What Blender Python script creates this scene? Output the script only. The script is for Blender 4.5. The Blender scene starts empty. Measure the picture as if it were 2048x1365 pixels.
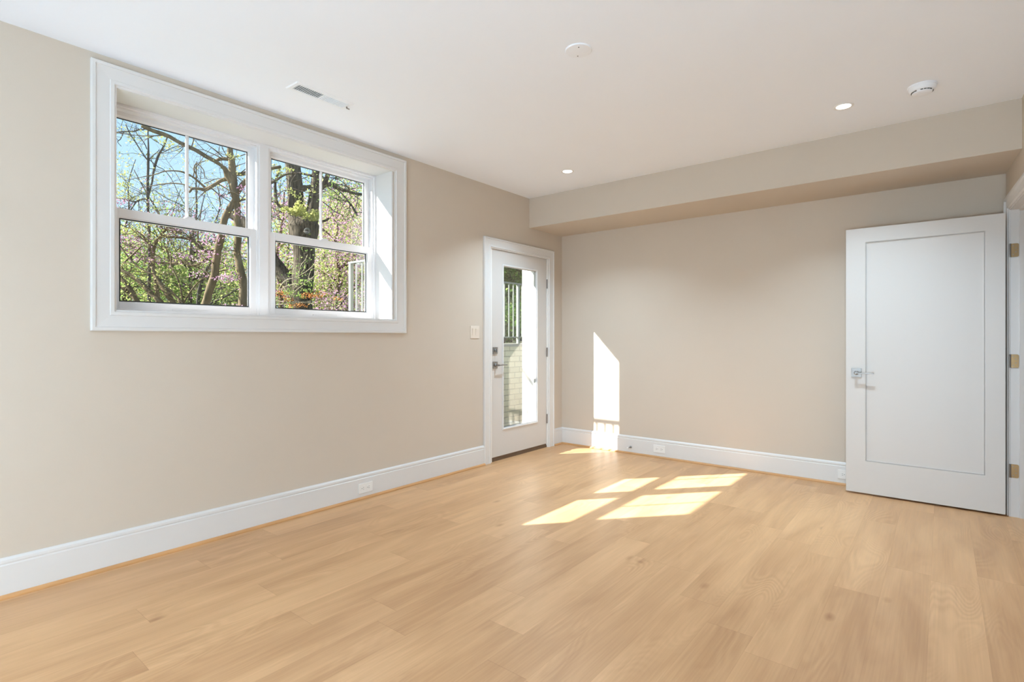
import bpy, math, random
import numpy as np
from mathutils import Vector, Matrix

scn = bpy.context.scene
C = scn.collection

# ------------------------------------------------------------------ camera, world, sun, lamps, exposure
FOC, VX, CY, EYE = 1068.0, 1885.0, 676.0, 1.2          # focal length in px, vanishing point x, horizon y, eye height
YAW = math.atan((VX - 1024.0) / FOC)
cam_d = bpy.data.cameras.new('camera')
cam_d.sensor_width = 36.0
cam_d.lens = FOC * 36.0 / 2048.0
cam_d.shift_y = -(682.5 - CY) / 2048.0
cam_d.clip_start = 0.05
cam_d.clip_end = 500
cam = bpy.data.objects.new('camera', cam_d)
cam.location = (0, 0, EYE)
cam.rotation_euler = (math.radians(90), 0, YAW)
C.objects.link(cam)
scn.camera = cam

scn.view_settings.view_transform = 'Standard'
scn.view_settings.look = 'None'
scn.view_settings.gamma = 1
scn.view_settings.use_curve_mapping = False
scn.view_settings.exposure = 0.17
scn.cycles.max_bounces = 10
scn.cycles.diffuse_bounces = 6
scn.cycles.transparent_max_bounces = 16
scn.cycles.sample_clamp_indirect = 6.0
scn.cycles.use_denoising = True
scn.cycles.caustics_reflective = False
scn.cycles.denoising_prefilter = 'ACCURATE'

world = bpy.data.worlds.new('sky')
scn.world = world
world.use_nodes = True
nt = world.node_tree
nt.nodes.clear()
wo = nt.nodes.new('ShaderNodeOutputWorld')
wb = nt.nodes.new('ShaderNodeBackground')
tc = nt.nodes.new('ShaderNodeTexCoord')
sx = nt.nodes.new('ShaderNodeSeparateXYZ')
rp = nt.nodes.new('ShaderNodeValToRGB')
rp.color_ramp.elements[0].position = 0.0
rp.color_ramp.elements[0].color = (0.72, 0.86, 0.98, 1)
rp.color_ramp.elements[1].position = 0.9
rp.color_ramp.elements[1].color = (0.08, 0.26, 0.72, 1)
e = rp.color_ramp.elements.new(0.12); e.color = (0.60, 0.82, 0.99, 1)
e = rp.color_ramp.elements.new(0.35); e.color = (0.40, 0.67, 0.96, 1)
nt.links.new(tc.outputs['Generated'], sx.inputs[0])
nt.links.new(sx.outputs['Z'], rp.inputs[0])
nt.links.new(rp.outputs[0], wb.inputs[0])
wb.inputs[1].default_value = 1.15
nt.links.new(wb.outputs[0], wo.inputs[0])

SUN_DIR = Vector((1.0, 1.14, -1.06)).normalized()       # the way the sunlight travels
sun_d = bpy.data.lights.new('sun', 'SUN')
sun_d.energy = 20.0
sun_d.angle = math.radians(0.53)
sun_d.color = (1.0, 0.97, 0.94)
sun = bpy.data.objects.new('sun', sun_d)
sun.rotation_euler = SUN_DIR.to_track_quat('-Z', 'Y').to_euler()
sun.location = (-20, -20, 25)
C.objects.link(sun)

CAN_WATTS = 18.0            # each recessed ceiling light
FILL_WATTS = 440.0         # each unseen globe lamp added behind the camera for fill
LAMP_COL = (0.66, 0.85, 1.0)

# ------------------------------------------------------------------ sizes of the room (metres)
XL = -3.375                 # window wall
YB = 5.089                  # far wall
ZC = 2.66                   # ceiling
YR = -5.0                   # wall behind the camera
XO = -3.71                  # outer face of the window wall
SOF_Y, SOF_Z = 4.475, 2.352 # soffit
R0 = Vector((0.346, YB, 0)) # far right corner
RD = Vector((0.0500, -0.99875, 0)).normalized()
RN = Vector((-RD.y * -1, RD.x * 1, 0))
RN = Vector((RD.y, -RD.x, 0)).normalized()              # into the room (-x)
if RN.x > 0: RN = -RN
def RP(s, z, h=0.0):
    p = R0 + RD * s + RN * h
    return Vector((p.x, p.y, z))

# ------------------------------------------------------------------ helpers
def lin(r, g, b):
    def c(v):
        v /= 255.0
        return v / 12.92 if v <= 0.04045 else ((v + 0.055) / 1.055) ** 2.4
    return (c(r), c(g), c(b), 1)

class MB:
    def __init__(s): s.v = []; s.f = []
    def add(s, vs, fs):
        o = len(s.v); s.v += [tuple(v) for v in vs]; s.f += [tuple(i + o for i in f) for f in fs]; return s
    def box(s, lo, hi, M=None):
        x0, y0, z0 = lo; x1, y1, z1 = hi
        vs = [Vector(p) for p in ((x0,y0,z0),(x1,y0,z0),(x1,y1,z0),(x0,y1,z0),(x0,y0,z1),(x1,y0,z1),(x1,y1,z1),(x0,y1,z1))]
        if M is not None: vs = [M(v) if callable(M) else M @ v for v in vs]
        return s.add(vs, [(0,3,2,1),(4,5,6,7),(0,1,5,4),(1,2,6,5),(2,3,7,6),(3,0,4,7)])
    def lathe(s, prof, c, ax='z', n=40, M=None):
        vs = []; fs = []
        for (r, h) in prof:
            for k in range(n):
                a = 2 * math.pi * k / n
                u, w = r * math.cos(a), r * math.sin(a)
                p = {'z': (u, w, h), 'y': (u, h, w), 'x': (h, u, w)}[ax]
                p = Vector(p) + Vector(c)
                vs.append(M @ p if M is not None else p)
        m = len(prof)
        for i in range(m - 1):
            for k in range(n):
                a, b = i * n + k, i * n + (k + 1) % n
                fs.append((a, b, b + n, a + n))
        fs.append(tuple(range(n - 1, -1, -1))); fs.append(tuple((m - 1) * n + k for k in range(n)))
        return s.add(vs, fs)
    def tube(s, pts, rad, n=6, wob=0.0, rng=None):
        pts = [Vector(p) for p in pts]
        m = len(pts); vs = []; fs = []
        t0 = (pts[1] - pts[0]).normalized()
        up = Vector((0, 0, 1)) if abs(t0.z) < 0.9 else Vector((1, 0, 0))
        a = t0.cross(up).normalized()
        for i in range(m):
            t = (pts[min(i + 1, m - 1)] - pts[max(i - 1, 0)])
            if t.length < 1e-9: t = t0.copy()
            t.normalize()
            a = (a - t * a.dot(t))
            if a.length < 1e-6: a = t.orthogonal()
            a.normalize(); b = t.cross(a)
            r = rad[i] if hasattr(rad, '__len__') else rad
            for k in range(n):
                th = 2 * math.pi * k / n
                rr = r * (1 + (rng.uniform(-wob, wob) if wob else 0))
                vs.append(pts[i] + a * (rr * math.cos(th)) + b * (rr * math.sin(th)))
        for i in range(m - 1):
            for k in range(n):
                p, q = i * n + k, i * n + (k + 1) % n
                fs.append((p, q, q + n, p + n))
        fs.append(tuple(range(n - 1, -1, -1))); fs.append(tuple((m - 1) * n + k for k in range(n)))
        return s.add(vs, fs)
    def ring(s, u0, u1, v0, v1, prof, mp, open_bottom=False):
        """mitred moulding round a rectangle; prof = [(inset, height)...]; mp(u, v, h) -> point"""
        prof = [(prof[0][0], 0.0)] + list(prof) + [(prof[-1][0], 0.0)]
        vs = []; fs = []
        for d, h in prof:
            b = v0 if open_bottom else v0 + d
            vs += [mp(u0 + d, b, h), mp(u0 + d, v1 - d, h), mp(u1 - d, v1 - d, h), mp(u1 - d, b, h)]
        sides = (0, 1, 2) if open_bottom else (0, 1, 2, 3)
        for i in range(len(prof) - 1):
            for k in sides:
                a, b = i * 4 + k, i * 4 + (k + 1) % 4
                fs.append((a, b, b + 4, a + 4))
        if open_bottom:
            n = len(prof)
            fs.append(tuple(i * 4 for i in range(n))); fs.append(tuple(i * 4 + 3 for i in range(n - 1, -1, -1)))
        return s.add(vs, fs)
    def sweep(s, prof, p0, p1, nrm):
        """profile (height off the wall, z) swept straight from p0 to p1"""
        p0, p1, nrm = Vector(p0), Vector(p1), Vector(nrm)
        n = len(prof); vs = []
        for p in (p0, p1):
            for h, z in prof: vs.append(p + nrm * h + Vector((0, 0, z)))
        fs = [(i, (i + 1) % n, (i + 1) % n + n, i + n) for i in range(n)]
        fs += [tuple(range(n - 1, -1, -1)), tuple(range(n, 2 * n))]
        return s.add(vs, fs)
    def build(s, name, m, parent=None, bevel=0.0, smooth=False, origin=None):
        me = bpy.data.meshes.new(name)
        vs = s.v
        if origin is not None: vs = [tuple(Vector(v) - Vector(origin)) for v in vs]
        me.from_pydata(vs, [], s.f); me.validate(); me.update()
        import bmesh
        if len(s.f) < 60000:
            bm = bmesh.new(); bm.from_mesh(me); bmesh.ops.recalc_face_normals(bm, faces=bm.faces); bm.to_mesh(me); bm.free()
        if m: me.materials.append(m)
        o = bpy.data.objects.new(name, me); C.objects.link(o)
        if origin is not None: o.location = origin
        if parent is not None:
            o.parent = parent
            o.matrix_parent_inverse = parent_mat(parent).inverted()
        if smooth:
            for p in me.polygons: p.use_smooth = True
        if bevel:
            b = o.modifiers.new('bevel', 'BEVEL'); b.width = bevel; b.segments = 2; b.limit_method = 'ANGLE'; b.angle_limit = math.radians(40)
        return o

def parent_mat(p):
    M = Matrix.Translation(p.location) @ p.rotation_euler.to_matrix().to_4x4()
    if p.parent is not None: M = parent_mat(p.parent) @ p.matrix_parent_inverse @ M
    return M

def thing(name, label, cat, loc=(0, 0, 0), group=None):
    o = bpy.data.objects.new(name, None); C.objects.link(o); o.location = loc; o.empty_display_size = 0.1
    return tag(o, label, cat, group)
def tag(o, label=None, cat=None, group=None, kind=None):
    if label: o['label'] = label
    if cat: o['category'] = cat
    if group: o['group'] = group
    if kind: o['kind'] = kind
    return o
def struct(o, label=None, cat=None):
    return tag(o, label, cat, None, 'structure')
def sempty(name, label, cat, loc=(0, 0, 0)):
    o = bpy.data.objects.new(name, None); C.objects.link(o); o.location = loc; o.empty_display_size = 0.1
    return struct(o, label, cat)

# ------------------------------------------------------------------ materials
def mat(name, col, rough=0.5, metal=0.0, spec=0.5, bump=0.0, bscale=200.0, var=0.0):
    m = bpy.data.materials.new(name); m.use_nodes = True
    n = m.node_tree; b = n.nodes['Principled BSDF']
    b.inputs['Base Color'].default_value = col; b.inputs['Roughness'].default_value = rough
    b.inputs['Metallic'].default_value = metal; b.inputs['Specular IOR Level'].default_value = spec
    tcn = n.nodes.new('ShaderNodeTexCoord')
    if var:
        nz = n.nodes.new('ShaderNodeTexNoise'); nz.inputs['Scale'].default_value = 3.0; nz.inputs['Detail'].default_value = 4
        n.links.new(tcn.outputs['Object'], nz.inputs['Vector'])
        hs = n.nodes.new('ShaderNodeHueSaturation'); hs.inputs['Color'].default_value = col
        mr = n.nodes.new('ShaderNodeMapRange'); mr.inputs['From Min'].default_value = 0.3; mr.inputs['From Max'].default_value = 0.7
        mr.inputs['To Min'].default_value = 1 - var; mr.inputs['To Max'].default_value = 1 + var
        n.links.new(nz.outputs['Fac'], mr.inputs['Value']); n.links.new(mr.outputs[0], hs.inputs['Value'])
        n.links.new(hs.outputs[0], b.inputs['Base Color'])
    if bump:
        nz = n.nodes.new('ShaderNodeTexNoise'); nz.inputs['Scale'].default_value = bscale; nz.inputs['Detail'].default_value = 3
        n.links.new(tcn.outputs['Object'], nz.inputs['Vector'])
        bp = n.nodes.new('ShaderNodeBump'); bp.inputs['Strength'].default_value = bump; bp.inputs['Distance'].default_value = 0.002
        n.links.new(nz.outputs['Fac'], bp.inputs['Height']); n.links.new(bp.outputs[0], b.inputs['Normal'])
    return m

M_wall = mat('beige_wall_paint', (0.602, 0.532, 0.452, 1), 0.85, spec=0.2, bump=0.12, bscale=260, var=0.008)
M_ceil = mat('ceiling_paint', (0.88, 0.92, 0.985, 1), 0.9, spec=0.1, bump=0.06, bscale=220, var=0.004)
M_trim = mat('white_trim_paint', (0.71, 0.705, 0.70, 1), 0.38, spec=0.4)
M_sash = mat('white_window_vinyl', (0.75, 0.75, 0.765, 1), 0.35, spec=0.4)
M_door = mat('white_door_paint', (0.645, 0.625, 0.605, 1), 0.42, spec=0.35)
M_plate = mat('white_plastic', (0.82, 0.82, 0.81, 1), 0.35, bump=0.01)
M_cplate = mat('white_ceiling_fitting', (0.86, 0.89, 0.94, 1), 0.5, spec=0.3)
M_ventdark = mat('vent_interior', (0.22, 0.22, 0.23, 1), 0.8)
M_almond = mat('almond_plastic', lin(222, 211, 198), 0.4, bump=0.01)
M_dark = mat('dark_gap', (0.02, 0.02, 0.02, 1), 0.7, bump=0.01)
M_slot = mat('grey_slot', (0.10, 0.10, 0.10, 1), 0.7, bump=0.01)
M_gasket = mat('black_gasket', (0.015, 0.02, 0.022, 1), 0.6, bump=0.01)
M_nickel = mat('satin_nickel', (0.34, 0.335, 0.33, 1), 0.45, metal=1.0, bump=0.02, bscale=400)
M_hinge = mat('dark_nickel_hinge', (0.30, 0.28, 0.27, 1), 0.4, metal=1.0, bump=0.02, bscale=400)
M_brass = mat('antique_brass', (0.46, 0.31, 0.16, 1), 0.38, metal=1.0, bump=0.04, bscale=200, var=0.15)
M_bronze = mat('bronze_threshold', (0.17, 0.12, 0.085, 1), 0.45, metal=0.6, bump=0.02)
M_shoe = mat('oak_shoe_moulding', lin(196, 148, 98), 0.45, bump=0.04, bscale=60, var=0.12)
M_rail = mat('galvanised_railing_paint', (0.24, 0.27, 0.24, 1), 0.45, bump=0.03)
M_conc = mat('areaway_concrete', (0.42, 0.40, 0.34, 1), 0.85, bump=0.3, bscale=60, var=0.12)
M_ext = mat('white_exterior_paint', (0.85, 0.85, 0.84, 1), 0.6, bump=0.05)

def glass_mat(name, tint, refl):
    m = bpy.data.materials.new(name); m.use_nodes = True
    n = m.node_tree; n.nodes.clear()
    out = n.nodes.new('ShaderNodeOutputMaterial'); tr = n.nodes.new('ShaderNodeBsdfTransparent'); gl = n.nodes.new('ShaderNodeBsdfGlossy')
    mx = n.nodes.new('ShaderNodeMixShader'); fr = n.nodes.new('ShaderNodeLayerWeight'); mu = n.nodes.new('ShaderNodeMath')
    tr.inputs[0].default_value = tint; gl.inputs['Roughness'].default_value = 0.0; gl.inputs['Color'].default_value = (1, 1, 1, 1)
    pw = n.nodes.new('ShaderNodeMath'); pw.operation = 'POWER'; pw.inputs[1].default_value = 5.0
    mu.operation = 'MULTIPLY_ADD'; mu.inputs[1].default_value = 0.90; mu.inputs[2].default_value = refl; mu.use_clamp = True
    fr.inputs['Blend'].default_value = 0.5
    n.links.new(fr.outputs['Facing'], pw.inputs[0]); n.links.new(pw.outputs[0], mu.inputs[0]); n.links.new(mu.outputs[0], mx.inputs[0])
    n.links.new(tr.outputs[0], mx.inputs[1]); n.links.new(gl.outputs[0], mx.inputs[2]); n.links.new(mx.outputs[0], out.inputs[0])
    return m
M_glass = glass_mat('window_glass', (0.98, 0.99, 0.985, 1), 0.035)
M_dglass = glass_mat('door_glass', (0.97, 0.975, 0.95, 1), 0.11)

def emit_mat(name, col, s):
    m = bpy.data.materials.new(name); m.use_nodes = True
    b = m.node_tree.nodes['Principled BSDF']
    b.inputs['Base Color'].default_value = (0.9, 0.9, 0.9, 1)
    b.inputs['Emission Color'].default_value = col; b.inputs['Emission Strength'].default_value = s
    return m
M_lens = emit_mat('lit_lens', (1, 0.98, 0.95, 1), 3.0)
M_lens.cycles.emission_sampling = 'NONE'

def floor_mat():
    m = bpy.data.materials.new('oak_plank_floor'); m.use_nodes = True
    n = m.node_tree; N = n.nodes; L = n.links; b = N['Principled BSDF']
    tcn = N.new('ShaderNodeTexCoord'); sp = N.new('ShaderNodeSeparateXYZ'); L.new(tcn.outputs['Object'], sp.inputs[0])
    def math_(op, a, c=None, clamp=False):
        k = N.new('ShaderNodeMath'); k.operation = op; k.use_clamp = clamp
        for i, v in enumerate((a, c)):
            if v is None: continue
            if isinstance(v, (int, float)): k.inputs[i].default_value = v
            else: L.new(v, k.inputs[i])
        return k.outputs[0]
    W, LEN = 0.182, 1.22
    u = math_('DIVIDE', math_('ADD', sp.outputs['X'], 0.045), W); row = math_('FLOOR', u); fu = math_('FRACT', u)
    wn = N.new('ShaderNodeTexWhiteNoise'); wn.noise_dimensions = '1D'; L.new(row, wn.inputs['W'])
    v = math_('ADD', math_('DIVIDE', sp.outputs['Y'], LEN), math_('MULTIPLY', wn.outputs['Value'], 7.3)); col = math_('FLOOR', v); fv = math_('FRACT', v)
    cid = N.new('ShaderNodeCombineXYZ'); L.new(row, cid.inputs[0]); L.new(col, cid.inputs[1])
    wn2 = N.new('ShaderNodeTexWhiteNoise'); wn2.noise_dimensions = '3D'; L.new(cid.outputs[0], wn2.inputs['Vector'])
    # per-plank shifted coordinates
    off = N.new('ShaderNodeVectorMath'); off.operation = 'SCALE'; L.new(wn2.outputs['Color'], off.inputs[0]); off.inputs['Scale'].default_value = 37.0
    pc = N.new('ShaderNodeVectorMath'); pc.operation = 'ADD'; L.new(tcn.outputs['Object'], pc.inputs[0]); L.new(off.outputs[0], pc.inputs[1])
    def noise(scale, sy, detail, dist=0.0, rough=0.5):
        mp = N.new('ShaderNodeMapping'); mp.inputs['Scale'].default_value = (scale, sy, scale); L.new(pc.outputs[0], mp.inputs['Vector'])
        z = N.new('ShaderNodeTexNoise'); z.inputs['Scale'].default_value = 1.0; z.inputs['Detail'].default_value = detail
        z.inputs['Distortion'].default_value = dist; z.inputs['Roughness'].default_value = rough
        L.new(mp.outputs[0], z.inputs['Vector']); return z.outputs['Fac']
    broad = noise(9.0, 1.3, 3, 0.6)
    streak = noise(120.0, 3.0, 4, 0.3)
    # growth rings: contour lines of a smooth stretched noise
    hill = noise(5.0, 1.1, 1, 0.4)
    rings = math_('SINE', math_('MULTIPLY', hill, 150.0))
    mask = N.new('ShaderNodeMapRange'); mask.inputs['From Min'].default_value = 0.5; mask.inputs['From Max'].default_value = 0.68
    L.new(noise(4.0, 1.6, 2, 0.2), mask.inputs['Value'])
    ringm = math_('MULTIPLY', rings, mask.outputs[0])
    # knots
    vo = N.new('ShaderNodeTexVoronoi'); vo.inputs['Scale'].default_value = 1.0
    mp = N.new('ShaderNodeMapping'); mp.inputs['Scale'].default_value = (3.6, 1.8, 1.0); L.new(pc.outputs[0], mp.inputs['Vector']); L.new(mp.outputs[0], vo.inputs['Vector'])
    kn = N.new('ShaderNodeMapRange'); kn.inputs['From Min'].default_value = 0.0; kn.inputs['From Max'].default_value = 0.09; kn.inputs['To Min'].default_value = 1; kn.inputs['To Max'].default_value = 0
    L.new(vo.outputs['Distance'], kn.inputs['Value'])
    tone = math_('ADD', math_('ADD', math_('MULTIPLY', math_('SUBTRACT', broad, 0.5), 0.52), math_('MULTIPLY', math_('SUBTRACT', streak, 0.5), 0.22)),
                 math_('ADD', math_('MULTIPLY', math_('SUBTRACT', wn2.outputs['Value'], 0.5), 0.125), math_('MULTIPLY', ringm, 0.045)))
    tone = math_('SUBTRACT', tone, math_('MULTIPLY', kn.outputs[0], 0.30))
    # seams
    e1 = math_('LESS_THAN', math_('MINIMUM', fu, math_('SUBTRACT', 1.0, fu)), 0.006)
    e2 = math_('LESS_THAN', math_('MINIMUM', fv, math_('SUBTRACT', 1.0, fv)), 0.0010)
    seam = math_('MAXIMUM', math_('MULTIPLY', e1, 0.45), e2)
    tone = math_('SUBTRACT', tone, math_('MULTIPLY', seam, 0.13))
    fac = math_('ADD', tone, 0.5, True)
    r = N.new('ShaderNodeValToRGB')
    r.color_ramp.elements[0].position = 0.2; r.color_ramp.elements[0].color = FLOOR_DARK
    r.color_ramp.elements[1].position = 0.8; r.color_ramp.elements[1].color = FLOOR_LIGHT
    L.new(fac, r.inputs[0]); L.new(r.outputs[0], b.inputs['Base Color'])
    b.inputs['Roughness'].default_value = 0.36; b.inputs['Specular IOR Level'].default_value = 0.42
    rr = math_('ADD', 0.30, math_('MULTIPLY', streak, 0.16)); L.new(rr, b.inputs['Roughness'])
    bh = math_('ADD', math_('MULTIPLY', streak, 0.5), math_('MULTIPLY', ringm, 0.22))
    bh = math_('SUBTRACT', bh, math_('MULTIPLY', seam, 1.0))
    bp = N.new('ShaderNodeBump'); bp.inputs['Strength'].default_value = 0.22; bp.inputs['Distance'].default_value = 0.002
    L.new(bh, bp.inputs['Height']); L.new(bp.outputs[0], b.inputs['Normal'])
    return m
FLOOR_DARK = lin(166, 121, 81)
FLOOR_LIGHT = lin(230, 187, 140)
M_floor = floor_mat()

def brick_mat():
    m = bpy.data.materials.new('painted_brick'); m.use_nodes = True
    n = m.node_tree; N = n.nodes; L = n.links; b = N['Principled BSDF']
    tcn = N.new('ShaderNodeTexCoord'); sp = N.new('ShaderNodeSeparateXYZ'); cb = N.new('ShaderNodeCombineXYZ'); ad = N.new('ShaderNodeMath')
    L.new(tcn.outputs['Object'], sp.inputs[0]); L.new(sp.outputs['X'], ad.inputs[0]); L.new(sp.outputs['Y'], ad.inputs[1])
    L.new(ad.outputs[0], cb.inputs[0]); L.new(sp.outputs['Z'], cb.inputs[1])
    br = N.new('ShaderNodeTexBrick'); L.new(cb.outputs[0], br.inputs['Vector'])
    br.inputs['Color1'].default_value = (0.74, 0.70, 0.50, 1); br.inputs['Color2'].default_value = (0.66, 0.62, 0.44, 1); br.inputs['Mortar'].default_value = (0.38, 0.36, 0.25, 1)
    br.inputs['Scale'].default_value = 1.0; br.inputs['Mortar Size'].default_value = 0.006; br.inputs['Brick Width'].default_value = 0.22; br.inputs['Row Height'].default_value = 0.078
    L.new(br.outputs['Color'], b.inputs['Base Color']); b.inputs['Roughness'].default_value = 0.7
    bp = N.new('ShaderNodeBump'); bp.inputs['Strength'].default_value = 0.6; bp.inputs['Distance'].default_value = 0.006; bp.invert = True
    L.new(br.outputs['Fac'], bp.inputs['Height']); L.new(bp.outputs[0], b.inputs['Normal'])
    return m
M_brick = brick_mat()

def leaf_mat(name, c1, c2, trans=0.45):
    m = bpy.data.materials.new(name); m.use_nodes = True
    n = m.node_tree; N = n.nodes; L = n.links; N.clear()
    out = N.new('ShaderNodeOutputMaterial'); d = N.new('ShaderNodeBsdfDiffuse'); t = N.new('ShaderNodeBsdfTranslucent'); mx = N.new('ShaderNodeMixShader')
    g = N.new('ShaderNodeNewGeometry'); r = N.new('ShaderNodeValToRGB')
    r.color_ramp.elements[0].color = c1; r.color_ramp.elements[1].color = c2
    L.new(g.outputs['Random Per Island'], r.inputs[0]); L.new(r.outputs[0], d.inputs[0]); L.new(r.outputs[0], t.inputs[0])
    mx.inputs[0].default_value = trans; L.new(d.outputs[0], mx.inputs[1]); L.new(t.outputs[0], mx.inputs[2]); L.new(mx.outputs[0], out.inputs[0])
    return m
M_green = leaf_mat('spring_leaf', (0.14, 0.26, 0.05, 1), (0.46, 0.56, 0.18, 1))
M_dkgreen = leaf_mat('evergreen_leaf', (0.02, 0.06, 0.01, 1), (0.17, 0.30, 0.06, 1), 0.3)
M_yellow = leaf_mat('yellow_bud', (0.34, 0.40, 0.10, 1), (0.66, 0.62, 0.26, 1))
M_pink = leaf_mat('redbud_blossom', (0.40, 0.20, 0.32, 1), (0.68, 0.44, 0.54, 1))
M_rust = leaf_mat('rust_leaf', (0.35, 0.12, 0.03, 1), (0.70, 0.36, 0.14, 1))

def bark_mat(name, c1, c2, scale=6.0, bump=0.8, stretch=0.25):
    m = bpy.data.materials.new(name); m.use_nodes = True
    n = m.node_tree; N = n.nodes; L = n.links; b = N['Principled BSDF']
    tcn = N.new('ShaderNodeTexCoord'); mp = N.new('ShaderNodeMapping'); mp.inputs['Scale'].default_value = (1, 1, stretch)
    nz = N.new('ShaderNodeTexNoise'); nz.inputs['Scale'].default_value = scale; nz.inputs['Detail'].default_value = 5; nz.inputs['Roughness'].default_value = 0.65
    L.new(tcn.outputs['Object'], mp.inputs[0]); L.new(mp.outputs[0], nz.inputs['Vector'])
    r = N.new('ShaderNodeValToRGB'); r.color_ramp.elements[0].position = 0.35; r.color_ramp.elements[0].color = c1; r.color_ramp.elements[1].position = 0.65; r.color_ramp.elements[1].color = c2
    L.new(nz.outputs['Fac'], r.inputs[0]); L.new(r.outputs[0], b.inputs['Base Color']); b.inputs['Roughness'].default_value = 0.9; b.inputs['Specular IOR Level'].default_value = 0.1
    bp = N.new('ShaderNodeBump'); bp.inputs['Strength'].default_value = bump; bp.inputs['Distance'].default_value = 0.03
    L.new(nz.outputs['Fac'], bp.inputs['Height']); L.new(bp.outputs[0], b.inputs['Normal'])
    return m
M_oakbark = bark_mat('oak_bark', (0.018, 0.015, 0.010, 1), (0.15, 0.125, 0.09, 1), 22.0, 1.0, 0.14)
M_bark = bark_mat('smooth_bark', (0.085, 0.065, 0.036, 1), (0.20, 0.155, 0.09, 1), 9.0, 0.4)
M_dkbark = bark_mat('dark_bark', (0.04, 0.036, 0.03, 1), (0.11, 0.10, 0.08, 1), 9.0, 0.4)
M_knot = bark_mat('sawn_limb_scar', (0.10, 0.10, 0.085, 1), (0.22, 0.21, 0.18, 1), 30.0, 0.3)
M_pale = bark_mat('pale_twig_bark', (0.26, 0.22, 0.15, 1), (0.38, 0.33, 0.24, 1), 9.0, 0.2)
M_grass = mat('grass_ground', (0.12, 0.13, 0.08, 1), 0.95, spec=0.1, bump=1.0, bscale=40, var=0.3)

# ------------------------------------------------------------------ room shell
def wall_cells(us, vs, holes, put):
    """put(u0,u1,v0,v1) for each merged cell outside the holes"""
    for i in range(len(us) - 1):
        for j in range(len(vs) - 1):
            cu, cv = (us[i] + us[i + 1]) / 2, (vs[j] + vs[j + 1]) / 2
            if any(h[0] < cu < h[1] and h[2] < cv < h[3] for h in holes): continue
            put(us[i], us[i + 1], vs[j], vs[j + 1])

b = MB(); b.box((XL - 0.02, YR, -0.12), (2.0, YB, 0.0)); struct(b.build('floor', M_floor), 'light oak wood plank floor', 'floor')
b = MB(); b.box((XO, YR - 0.15, ZC), (2.1, YB + 0.15, ZC + 0.2)); struct(b.build('ceiling', M_ceil), 'flat white painted ceiling', 'ceiling')
WIN = (0.862, 2.690, 1.322, 2.525); DOR = (3.850, 4.825, -0.02, 2.095)
b = MB()
wall_cells([YR, WIN[0], WIN[1], DOR[0], DOR[1], YB], [-0.12, WIN[2], DOR[3], WIN[3], ZC],
           [WIN, (DOR[0], DOR[1], -0.2, DOR[3])], lambda a, c, d, e: b.box((XO, a, d), (XL, c, e)))
struct(b.build('wall_left', M_wall), 'beige wall with the wide window and the glazed door', 'wall')
b = MB(); b.box((XO, YB, -0.12), (2.1, YB + 0.15, ZC)); struct(b.build('wall_back', M_wall), 'beige far wall under the soffit', 'wall')
b = MB(); b.box((XO, YR - 0.15, -0.12), (2.1, YR, ZC)); struct(b.build('wall_front', M_wall), 'beige wall behind the viewer', 'wall')
# soffit along the far wall
cr = RP((YB - SOF_Y) / -RD.y, 0)
b = MB()
vs = [(XL, SOF_Y), (cr.x, SOF_Y), (R0.x, YB), (XL, YB)]
b.add([(x, y, z) for z in (SOF_Z, ZC) for x, y in vs], [(0,3,2,1),(4,5,6,7),(0,1,5,4),(1,2,6,5),(2,3,7,6),(3,0,4,7)])
struct(b.build('ceiling_soffit', M_wall), 'beige boxed soffit running along the top of the far wall', 'soffit')
# right wall with the doorway, slightly out of square
OP0, OP1, OPZ = 0.185, 1.150, 2.075
TH = 0.125
def rbox(mb, s0, s1, h0, h1, z0, z1):
    return mb.box((s0, h0, z0), (s1, h1, z1), lambda v: RP(v.x, v.z, v.y))
b = MB()
SEND = (YB - YR) / -RD.y
for s0, s1, z0, z1 in ((0, OP0, -0.12, ZC), (OP0, OP1, OPZ, ZC), (OP1, SEND, -0.12, ZC)): rbox(b, s0, s1, -TH, 0, z0, z1)
struct(b.build('wall_right', M_wall), 'beige right wall with the inner doorway', 'wall')
b = MB(); b.box((1.95, 1.5, -0.12), (2.1, YB, ZC)); struct(b.build('wall_hall', M_wall), 'beige hall wall beyond the doorway', 'wall')
b = MB(); b.box((0.75, 1.5, -0.12), (1.95, 1.6, ZC)); struct(b.build('wall_hall_end', M_wall), 'beige end wall of the hall', 'wall')

# ------------------------------------------------------------------ baseboards and shoe moulding
BP = [(0, 0.012), (0.017, 0.012), (0.017, 0.150), (0.013, 0.154), (0.013, 0.158), (0.016, 0.162), (0.015, 0.174), (0.006, 0.184), (0, 0.184)]
SP = [(0.0, 0.0), (0.034, 0.0), (0.034, 0.007), (0.030, 0.013), (0.022, 0.017), (0.0, 0.018)]
def baseboard(name, runs, label):
    b = MB(); s = MB()
    for p0, p1, nr in runs:
        b.sweep(BP, p0, p1, nr); s.sweep(SP, p0, p1, nr)
    o = struct(b.build(name, M_trim), label, 'baseboard')
    s.build('shoe_moulding', M_shoe, o)['label'] = 'thin oak strip along the foot of the baseboard'
    return o
baseboard('baseboard_left', [((XL, YR, 0), (XL, 3.752, 0), (1, 0, 0)), ((XL, 4.912, 0), (XL, YB, 0), (1, 0, 0))], 'tall white baseboard under the window')
baseboard('baseboard_back', [((XL, YB, 0), (R0.x, YB, 0), (0, -1, 0))], 'tall white baseboard along the far wall')
baseboard('baseboard_right', [(RP(OP1 + 0.085, 0), RP(SEND, 0), RN)], 'tall white baseboard on the right wall')

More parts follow.
